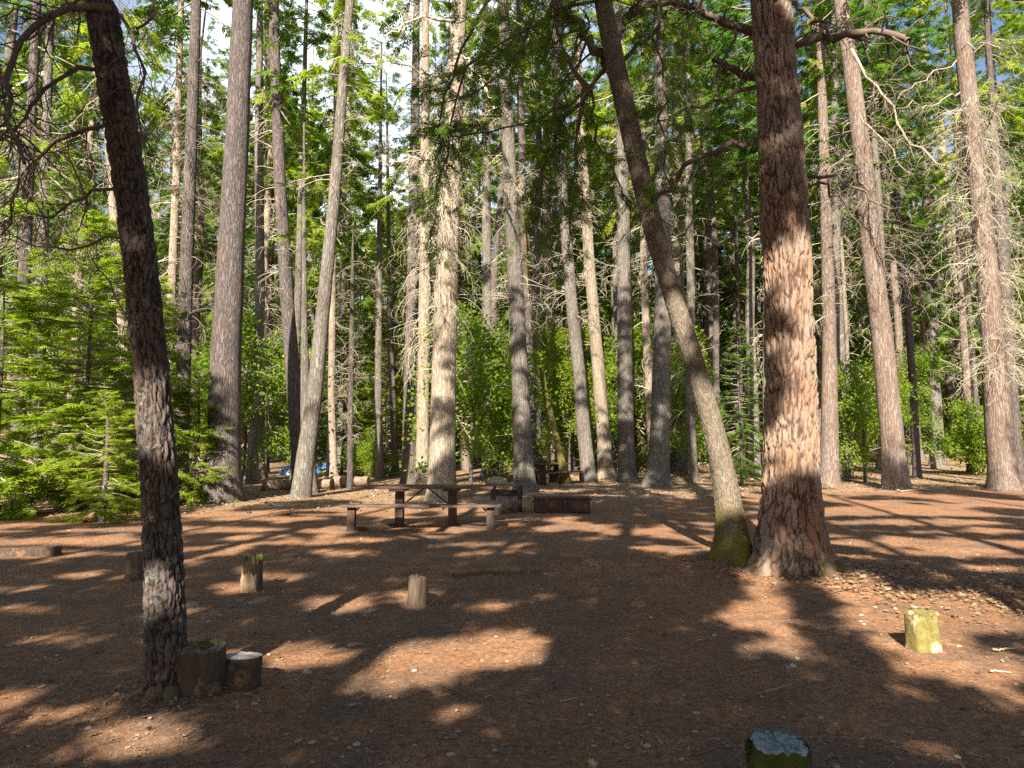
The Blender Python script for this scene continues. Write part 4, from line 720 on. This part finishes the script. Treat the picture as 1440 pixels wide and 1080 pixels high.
def picnic_table(label, loc, rz, L=2.6, s=1., top='table_wood', sides=(-1, 1)):
    r = ob('picnic_table', None, loc=loc, rot=(0, 0, rz)); tag(r, label, 'picnic table'); hx = .50
    part('tabletop', [box(0, (i - 2) * .15, .745, L + (.02 if i % 2 else 0), .142, .042) for i in range(5)], top, r)
    for sx in (-1, 1):
        part('post', [box(sx * hx, 0, .36, .15, .20, .72)], 'post_wood', r); part('crossbeam', [box(sx * hx, 0, .70, .30, .70, .045)], 'post_wood', r)
    for sy in sides:
        b = part('bench', [box(0, sy * .68 + .076 * k, .45, L * 1.12 + (.01 * k), .145, .042) for k in (-1, 1)], 'bench_wood', r)
        for sx in (-1, 1):
            part('leg', [box(sx * 1.245, sy * .68, .214, .14, .12, .428)], 'post_wood', r)
            part('bracket', [box(sx * 1.13, sy * .68, .40, .13, .04, .03, 0, sx * R(40))], 'post_wood', r)
            part('bracket', [box(sx * (hx - .11), sy * .50, .405, .03, .34, .04)], 'post_wood', r)
            part('skid', [box(sx * .87, sy * .36, .035, .92, .10, .07, sx * sy * R(42))], 'post_wood', r)
    for sx in (-1, 1): part('brace', [box(sx * .24, 0, .56, .56, .035, .025, 0, sx * R(38))], 'black_iron', r)
    return r
pt = at(591, 746, 12.4); picnic_table('dark weathered picnic table with long bench in the middle of the clearing', (pt[0] + .02, 13.05, gz(pt[0], 13.05)), R(-.5), 2.55, sides=(-1,))
p = ground(773, 680); picnic_table('far picnic table beside the thin bent mossy trunk', p, R(55), 1.9, top='table_wood')
p = ground(843, 672); picnic_table('most distant picnic table half hidden between the leaning grey firs', (p[0], p[1] + 2.5, gz(p[0], p[1] + 2.5)), R(20), 1.8)
# fire ring
def ringwall(r, h, th, n=40, z0=0., rg=None, wob=0.):
    a = np.arange(n) / n * 2 * math.pi; V = []
    for (rr, z) in ((r, z0), (r, z0 + h), (r - th, z0 + h), (r - th, z0)): V.append(np.stack([rr * np.cos(a), rr * np.sin(a), np.full(n, z)], -1))
    V = np.concatenate(V); i = np.arange(n); i2 = (i + 1) % n; Q = np.concatenate([np.stack([k * n + i, k * n + i2, ((k + 1) % 4) * n + i2, ((k + 1) % 4) * n + i], -1) for k in range(4)]); return V, Q, None
p = ground(711, 720); fr = ob('fire_ring', None, loc=p, rot=(0, 0, .1)); tag(fr, 'round stained steel fire ring with a grill and two uprights', 'fire ring')
part('ring', [ringwall(.37, .40, .012)], 'steel', fr, 0); part('rim', [ringwall(.385, .03, .03, z0=.385)], 'rust', fr, 0)
for sx in (-1, 1): part('upright', [box(sx * .29, -.27, .45, .11, .018, .30), box(sx * .29 - .045, -.25, .45, .018, .05, .30), box(sx * .29 + .045, -.25, .45, .018, .05, .30)], 'black_iron', fr, .002)
part('grill', [box(x, -.02, .465, .014, .46, .014) for x in np.linspace(-.24, .24, 13)] + [box(0, -.25, .465, .56, .02, .02), box(0, .2, .465, .56, .02, .02)], 'black_iron', fr, 0)
# low boxes
p = ground(791, 722); bxo = ob('storage_box', None, loc=(p[0], p[1] + .3, p[2]), rot=(0, 0, R(1))); tag(bxo, 'low rusty brown box with two front panels right of the fire ring', 'box')
part('body', [box(0, 0, .15, 1.19, .56, .29)], 'rust', bxo, .01); part('lid', [box(0, 0, .309, 1.23, .60, .025)], 'rust', bxo, .006)
for sx in (-1, 1): part('door', [box(sx * .297, -.285, .155, .57, .018, .255)], 'rust', bxo, .004)
p = ground(5, 782); o = part('timber', [box(0, 0, .055, 1.5, .16, .14)], 'dark_wood', None, .015, loc=p, rot=(0, 0, R(3))); tag(o, 'squared dark timber lying flat on the dirt at the left edge', 'timber')

def stump(name, loc, rx, ry, h, mside, mtop, seed, sq=3., rough=.04, tilt=(0, 0, 0), slope=0., flare=.1, n=48, toprough=.02):
    rg = np.random.default_rng(seed); a = np.arange(n) / n * 2 * math.pi; zz = np.linspace(-.08, h, 16); V = []; c, s = np.cos(a), np.sin(a)
    rad = (np.abs(c / rx) ** sq + np.abs(s / ry) ** sq) ** (-1 / sq)
    for z in zz:
        q = np.stack([c * 2.2, s * 2.2, np.full(n, z * 5)], -1) + seed * 3; q2 = np.stack([c * 9, s * 9, np.full(n, z * 4)], -1) + seed
        r = rad * (1 + rough * 2.2 * fbm(q, 3) + rough * 1.2 * fbm(q2, 3) + flare * math.exp(-max(z, 0) / .06)) * (1 - .05 * max(0, z - h + .03) / .03)
        zt = z + (slope * c * r / rx + toprough * vnoise(q2 * .6)) * (z / h) ** 2 if z > 0 else np.full(n, z); V.append(np.stack([r * c, r * s, zt], -1))
    top = V[-1]; ctr = top.mean(0); K = 7
    T = [ctr + (top - ctr) * (1 - (k + 1) / K * .985) for k in range(K)]
    for k, t_ in enumerate(T): t_[:, 2] += .012 + toprough * .8 * fbm(t_ * 14 + seed, 3) if k else .008
    Va = np.concatenate(V + T); nr = len(V) + len(T); i = np.arange(nr - 1)[:, None]; j = np.arange(n)[None]; j2 = (j + 1) % n
    Q = np.stack([i * n + j, i * n + j2, (i + 1) * n + j2, (i + 1) * n + j], -1).reshape(-1, 4); cut = (len(V) - 1) * n
    root = ob(name, None, loc=loc, rot=tilt); ob('body', mk('body', Va, Q[:cut], mats=(M[mside],), smooth=True), root)
    used = Va[cut:]; cut0 = len(V) * n - n; ob('top', mk('top', Va[cut0:], Q[cut:] - cut0, mats=(M[mtop],), smooth=True), root); return root
def shards(root, n, r, h, m, seed):                  # splintered fibres on a worn post top
    rg = np.random.default_rng(seed); a = rg.uniform(0, 6.28, n); rr = r * np.sqrt(rg.uniform(0, 1, n)); P0 = np.stack([rr * np.cos(a), rr * np.sin(a), np.full(n, h - .02)], -1)
    P = walk(rg, P0, np.stack([rg.normal(0, .3, n), rg.normal(0, .3, n), np.ones(n)], -1), rg.uniform(.02, .05, n), 4, .2); V, Q = tubes(P, np.full((n, 4), .006) * [1, .8, .6, .2], 4)
    return ob('splinters', mk('splinters', V, Q, mats=(M[m],)), root)
def fuzz(root, n, rx, ry, z0, z1, m, seed, L=.018):  # moss cushions as many tiny blades
    rg = np.random.default_rng(seed); a = rg.uniform(0, 6.28, n); top = rg.uniform(0, 1, n) < .5; q = np.where(top, np.sqrt(rg.uniform(0, 1, n)), 1.0); z = np.where(top, z1, z1 - (z1 - z0) * rg.uniform(0, 1, n) ** 1.6)
    keep = vnoise(np.stack([np.cos(a) * 3 * q, np.sin(a) * 3 * q, z * 14 + seed], -1)) > -.15; a, q, z, top = a[keep], q[keep], z[keep], top[keep]; n = len(a)
    P = np.stack([rx * q * np.cos(a), ry * q * np.sin(a), z + .006], -1); D = norm(np.stack([np.cos(a) * (1 - .7 * top), np.sin(a) * (1 - .7 * top), np.where(top, 1., .3)], -1) + rg.normal(0, .5, (n, 3)))
    s = norm(np.cross(D, rg.normal(0, 1, (n, 3)))) * .003; V = np.stack([P - s, P + s, P + D * L * rg.uniform(.4, 1.3, n)[:, None]], 1).reshape(-1, 3)
    o = ob('moss', mk('moss', V, None, np.arange(3 * n).reshape(-1, 3), mats=(M[m],)), root); o['kind'] = 'stuff'; return o
def pst(px, py, w_, h, label, ms, mtp, seed, dy=.06, **k):
    p = ground(px, py); p = p + np.array([0, dy, 0]); r = stump('wooden_post', p, w_ / 2, k.pop('d', w_) / 2, h, ms, mtp, seed, **k); tag(r, label, 'post'); return r
r = pst(186, 817, .175, .30, 'short dark post left of the foreground pine', 'old_wood', 'old_wood', 1, sq=5)
r = pst(352, 832, .185, .33, 'short chipped post with pale ragged foot, between two other posts', 'old_wood', 'dark_moss', 2, sq=4, rough=.08, toprough=.05)
o = stump('pale_wood', (0, 0, 0), .088, .088, .17, 'tan_wood', 'tan_wood', 12, sq=4, rough=.12, toprough=.13); o.parent = r; o.location = (-.008, -.022, 0)  # paler ragged sleeve around the lower half of the post
pl = [c for c in o.children]; 
for c in pl: c.parent = r; c.location = (-.01, -.022, 0); c.name = 'pale_foot'
bpy.data.objects.remove(o)
r = pst(585, 852, .18, .255, 'short square light brown post nearest the bench of the picnic table', 'tan_wood', 'old_wood', 3, sq=6, tilt=(R(-3), R(3), .3), rough=.08, toprough=.04); r.children[0].data.materials[0] = plain('worn_post', (.13, .095, .065), (.06, .043, .03), 5, stretch=(7, 7, 1), bmp=.8)
r = pst(1306, 918, .20, .28, 'square post coated in yellow green moss on sunlit dirt', 'moss', 'moss', 4, sq=7, d=.15, tilt=(R(2), R(-4), .15), rough=.03); fuzz(r, 3500, .10, .075, .06, .275, 'moss', 4, .012)
pp_ = at(1108, 1042, 2.87); gp = gz(pp_[0], 2.95); hh = pp_[2] - gp - .055
r = stump('wooden_post', (pp_[0], 2.98, gp), .115, .11, hh, 'dark_moss', 'lichen', 5, sq=3.2, rough=.06); tag(r, 'mossy post topped with grey blue lichen, cut by the bottom edge', 'post'); fuzz(r, 7000, .118, .113, .0, hh - .02, 'dark_moss', 5, .02)
p = ground(269, 982); r = stump('stump', p + np.array([0, .13, 0]), .135, .13, .255, 'dark_wood', 'worn_top', 6, sq=3, rough=.06); tag(r, 'taller stump with moss on its grey top, touching the foreground pine', 'stump'); fuzz(r, 2600, .10, .09, .235, .268, 'moss', 6, .016)
p = ground(325, 972); r = stump('stump', p + np.array([0, .13, 0]), .122, .12, .165, 'dark_wood', 'cut_wood', 7, sq=2.2, rough=.05, slope=.0, tilt=(R(-7), R(2), 0), toprough=.006, flare=.16); tag(r, 'lower stump with smooth pale sawn top beside the taller one', 'stump')
# stones, cones, logs
def rock(loc, s, m, seed, name='stone', flat=.6):
    n, k = 14, 9; th = np.arange(n) / n * 2 * math.pi; ph = np.linspace(-.5, .5, k) * math.pi; TH, PH = np.meshgrid(th, ph)
    D = np.stack([np.cos(TH) * np.cos(PH), np.sin(TH) * np.cos(PH), np.sin(PH)], -1); r_ = 1 + .45 * fbm(D * 1.4 + seed * 5, 3); V = (D * r_[..., None] * np.array([1, .8, flat]) * s).reshape(-1, 3)
    i = np.arange(k - 1)[:, None]; j = np.arange(n)[None]; Q = np.stack([i * n + j, i * n + (j + 1) % n, (i + 1) * n + (j + 1) % n, (i + 1) * n + j], -1).reshape(-1, 4)
    return ob(name, mk(name, V, Q, mats=(M[m],), smooth=False), None, loc=(loc[0], loc[1], loc[2] + s * flat * .35))
tag(rock(ground(1161, 806), .075, 'red_stone', 1), 'rust red stone in the leaf litter at the foot of the large fir', 'stone')
tag(rock(ground(395, 713), .09, 'stone', 2), 'pale stone near the foot of the forked slender tree', 'stone')
tag(rock(ground(700, 681), .42, 'concrete', 3, flat=.5), 'pale boulder seen over the fire ring', 'boulder')
tag(rock(ground(432, 948), .035, 'stone', 4), 'small grey stone right of the lower stump', 'stone')
tag(rock(ground(912, 866), .05, 'red_stone', 5, flat=.4), 'half buried brown stone in front of the leaning trunk', 'stone')
rg = np.random.default_rng(5)
for k, (px, py) in enumerate([(380, 712), (405, 725), (374, 708), (464, 713), (350, 722), (120, 735)]):
    p = ground(px, py); tag(rock(p, .055, 'rust', 20 + k, 'pine_cone', .8), 'small dark pine cone on the litter', 'pine cone', 'pine cones lying near the straight dark pine')
for k in range(60):
    px, py = rg.uniform(20, 1430), 700 + 370 * rg.uniform() ** .8; p = ground(px, py)
    tag(rock(p, rg.uniform(.010, .024), ('stone', 'stone', 'concrete')[k % 3], 40 + k, 'pebble', .5), 'small pale pebble on the red dirt', 'pebble', 'pebbles scattered on the dirt')
def log(a, b, r, label, seed, m='log', name='log'):
    rg = np.random.default_rng(seed); A, B = ground(*a), ground(*b); B[1] = A[1] + (B[1] - A[1]) * .6; t_ = np.linspace(0, 1, 12)[:, None]; P = A + (B - A) * t_; P[:, 2] = gz(P[:, 0], P[:, 1]) + r * .85; P[:, 1:] += rg.normal(0, r * .12, (12, 2))
    V, Q = tubes(P[None] - A, (r * (1 - .25 * t_[:, 0]) * rg.uniform(.92, 1.08, 12))[None], 14); n = 14; caps = [list(range(n)), list(range(len(V) - n, len(V)))]
    c0, c1 = V[:n].mean(0), V[-n:].mean(0); V = np.vstack([V, c0, c1]); T = [[i, (i + 1) % n, len(V) - 2] for i in range(n)] + [[len(V) - 2 - n + i, len(V) - 2 - n + (i + 1) % n, len(V) - 1] for i in range(n)]
    return tag(ob(name, mk(name, V, Q, T, mats=(M[m],), smooth=True), None, loc=A), label, 'log')
log((368, 690), (474, 686), .20, 'weathered log behind the foot of the forked slender tree', 1)
log((458, 686), (524, 682), .22, 'broken reddish log beyond the left end of the picnic table', 2)
log((2, 712), (90, 700), .13, 'grey log lying under the bright young firs', 3)
log((205, 690), (240, 688), .14, 'log end in the shade between the two dark pines', 4)
log((972, 666), (1002, 664), .30, 'short fat log round far back left of the leaning trunk', 5)
def stick(pts, r, label, m='straw2', group=None):
    P = np.array([ground(*q) for q in pts]); P[:, 2] += r + .012; tt = np.linspace(0, len(P) - 1, 9); Q_ = np.stack([np.interp(tt, range(len(P)), P[:, i]) for i in range(3)], -1); Q_[1:-1] += rng.normal(0, r * 1.2, (7, 3)) * [1, 1, .3]
    V, Q = tubes((Q_ - P[0])[None], np.linspace(r, r * .45, 9)[None], 6); return tag(ob('fallen_stick', mk('fallen_stick', V, Q, mats=(M[m],), smooth=True), None, loc=P[0]), label, 'stick', group)
stick([(1205, 672), (1268, 692), (1330, 688)], .03, 'long dark stick lying at the foot of the reddish leaning fir', 'twig')
stick([(1396, 918), (1430, 916)], .011, 'pale stick on sunlit dirt right of the yellow moss post'); stick([(1394, 949), (1422, 951)], .009, 'short bleached stick nearest the lower right corner')
stick([(788, 991), (813, 985)], .004, 'thin pale twig in the dark foreground dirt'); stick([(292, 925), (300, 945), (315, 972)], .005, 'thin pale stick leaning over the lower stump')
stick([(255, 850 + 190), (262, 1038), (300, 1018)], .006, 'dark twig at the lower left in front of the foreground pine', 'twig'); stick([(1075, 978), (1112, 966)], .006, 'crooked brown twig in the dark dirt right of centre', 'twig')
stick([(0, 733), (30, 705), (60, 690)], .02, 'bare grey limb fallen under the left young firs', 'pale_twig')
stick([(636, 813), (680, 808), (725, 810), (780, 806)], .020, 'dark root breaking the dirt edge in front of the low brown box', 'root')
# tents and cabin far back
def tent(px, py, s, label):
    p = ground(px, py); n = 12; ph = np.linspace(0, math.pi / 2, 6); th = np.arange(n) / n * 2 * math.pi; TH, PH = np.meshgrid(th, ph); V = np.stack([np.cos(TH) * np.cos(PH), .8 * np.sin(TH) * np.cos(PH), .75 * np.sin(PH)], -1).reshape(-1, 3) * s
    i = np.arange(5)[:, None]; j = np.arange(n)[None]; Q = np.stack([i * n + j, i * n + (j + 1) % n, (i + 1) * n + (j + 1) % n, (i + 1) * n + j], -1).reshape(-1, 4)
    r = ob('tent', None, loc=p); tag(r, label, 'tent'); ob('canopy', mk('canopy', V, Q, mats=(M['tent'],), smooth=True), r); part('door', [box(0, -s * .74, s * .22, s * .6, .02, s * .42, 0, 0, R(-18))], 'tent_door', r, 0)
M['tent'] = plain('tent', (.03, .12, .42), (.04, .16, .5), 2, rough=.6); M['tent_door'] = plain('tent_door', (.45, .5, .55), (.35, .4, .45), 2, rough=.6)
tent(457, 664, .65, 'small blue tent glimpsed between trunks beyond the logs'); tent(409, 668, .6, 'blue tent partly hidden by the forked slender tree')
p = ground(1446, 645); M['cabin_wall'] = plain('cabin_wall', (.25, .12, .08), (.17, .085, .06), 2, stretch=(8, 8, .5)); M['cabin_roof'] = plain('cabin_roof', (.10, .05, .04), (.07, .04, .035), 4)
r = ob('cabin', None, loc=p, rot=(0, 0, R(8))); tag(r, 'low reddish brown cabin in the trees at the right edge', 'cabin')
part('wall', [box(0, 0, 1.05, 3.2, 2.4, 2.3)], 'cabin_wall', r, .01); part('roof', [box(0, -.75, 2.42, 3.9, 1.7, .10, 0, 0, R(16)), box(0, .85, 2.42, 3.9, 1.7, .10, 0, 0, R(-16))], 'cabin_roof', r, .01); part('door', [box(-.6, -1.215, .95, .8, .05, 1.9)], 'cabin_roof', r, .01)

# ------------------------------------------------------------------ litter on the ground
def oak_leaf():
    a = np.linspace(0, 2 * math.pi, 14, endpoint=False); r = np.where(np.arange(14) % 2 == 0, 1., .52); x = np.cos(a) * r; y = np.sin(a) * r * .62
    V = np.vstack([[0, 0, 0], np.stack([x, y, .35 * (x * x * .6 + y * y * 1.8) * r], -1)]); return V, np.array([[0, i + 1, (i + 1) % 14 + 1] for i in range(14)])
OL = oak_leaf()
def scatter(n, seed, fx, lo=.02, hi=.04, tpl=OL, mats=('leafA', 'leafB', 'leafC'), name='leaf_litter', label='dry oak leaves scattered over the dirt', lift=.35, cat='leaves', pr=None, zj=.0):
    rg = np.random.default_rng(seed); x, y = fx(rg, n); n = len(x); P = np.stack([x, y, gz(x, y) + .006 + rg.uniform(0, 1, n) * zj], -1); nr = np.clip(1.4 - np.hypot(x, y - 5) / 25, 0, 1); q = np.stack([x, y, 0 * x], -1)
    P[:, 2] += nr * (.018 * fbm(q * 3.5, 3) + .014 * np.abs(fbm(q * 9, 2)))
    X_ = np.stack([*(lambda a: (np.cos(a), np.sin(a)))(rg.uniform(0, 6.28, n)), rg.normal(0, lift * .5, n)], -1); Z_ = np.array([0, 0, 1.]) + rg.normal(0, lift, (n, 3)); S = rg.uniform(lo, hi, n)
    V, F = place(*tpl, P, X_, Z_, S); mi = np.repeat(rg.choice(len(mats), n, p=pr), len(tpl[1])); F = F if len(tpl[1][0]) == 3 else F
    me = mk(name, V, F if F.shape[1] == 4 else None, F if F.shape[1] == 3 else None, mats=[M[k] for k in mats], mi=mi); return tag(ob(name, me), label, cat, None, 'stuff')
def fore(rg, n):                                     # foreground, thinning with distance
    y = 2.4 + 14 * rg.uniform(0, 1, n) ** 1.5; x = rg.uniform(-1, 1, n) * (y * .8 + .8); k = fbm(np.stack([x * .7, y * .7, 0 * x], -1), 2) > rg.uniform(-.5, .35, n); return x[k], y[k]
def patch(rg, n):
    x = rg.normal(5.3, 1.6, n); y = 7.5 - .12 * (x - 4) + rg.normal(0, .42, n) * (1 + rg.exponential(.5, n)); k = (x > 3.3) & (fbm(np.stack([x * 2, y * 3, 0 * x], -1), 2) > rg.uniform(-.7, .25, n)); return x[k], y[k]
def far_(rg, n):
    y = 13 + 26 * rg.uniform(0, 1, n) ** 1.1; x = rg.uniform(-1, 1, n) * (y * .8 + 1); k = duff_at(x, y) > rg.uniform(.05, .9, n); return x[k], y[k]
scatter(1500, 1, fore, .016, .036, pr=[.35, .35, .3]); scatter(60, 2, fore, .025, .045, mats=('leafG',), label='few fallen green leaves on the dirt')
scatter(5600, 3, patch, .012, .044, lift=.32, pr=[.45, .15, .4], label='drift of curled brown oak leaves right of the large fir', zj=.035)
scatter(24000, 4, far_, .03, .07, pr=[.4, .25, .35], lift=.4, label='pale leaf litter under the trees beyond the clearing', zj=.02)
def ring_(cx, cy_, r, s):
    def f(rg, n): a = rg.uniform(0, 6.283, n); q = r + np.abs(rg.normal(0, s, n)); return cx + q * np.cos(a), cy_ + q * np.sin(a)
    return f
scatter(500, 21, ring_(b2[0], b2[1], .45, .35), .015, .04, lift=.5, zj=.03, label='oak leaves and bark flakes piled at the foot of the large fir', pr=[.35, .2, .45])
scatter(160, 22, ring_(b1[0], b1[1], .15, .2), .01, .028, lift=.5, zj=.02, label='bark flakes and leaves around the foreground pine and its stumps', pr=[.3, .2, .5])
scatter(200, 23, ring_(b3[0], b3[1], .25, .25), .015, .035, lift=.5, zj=.02, label='leaves gathered round the mossy foot of the leaning trunk', pr=[.35, .2, .45])
ND = (np.array([[0, -.02, 0], [1, -.012, .03], [1, .012, .03], [0, .02, 0]], float), np.array([[0, 1, 2, 3]]))
NE = (np.array([[0, -.035, 0], [1, -.03, .03], [1, .03, .03], [0, .035, 0]], float), np.array([[0, 1, 2, 3]]))
scatter(42000, 5, fore, .03, .075, tpl=ND, mats=('straw', 'straw2', 'leafC'), name='fallen_needles', label='brown conifer needles strewn over the foreground dirt', lift=.12, cat='needles', pr=[.45, .25, .3])
scatter(9000, 6, fore, .012, .03, tpl=(np.array([[0, -.3, .0], [1, -.25, .15], [1, .3, .1], [0, .25, .1]], float), np.array([[0, 1, 2, 3]])), mats=('straw', 'leafB', 'leafC', 'stone'), name='bark_chips', label='tiny bark chips and crumbs on the dirt', lift=.3, cat='bark chips', pr=[.4, .12, .4, .08])
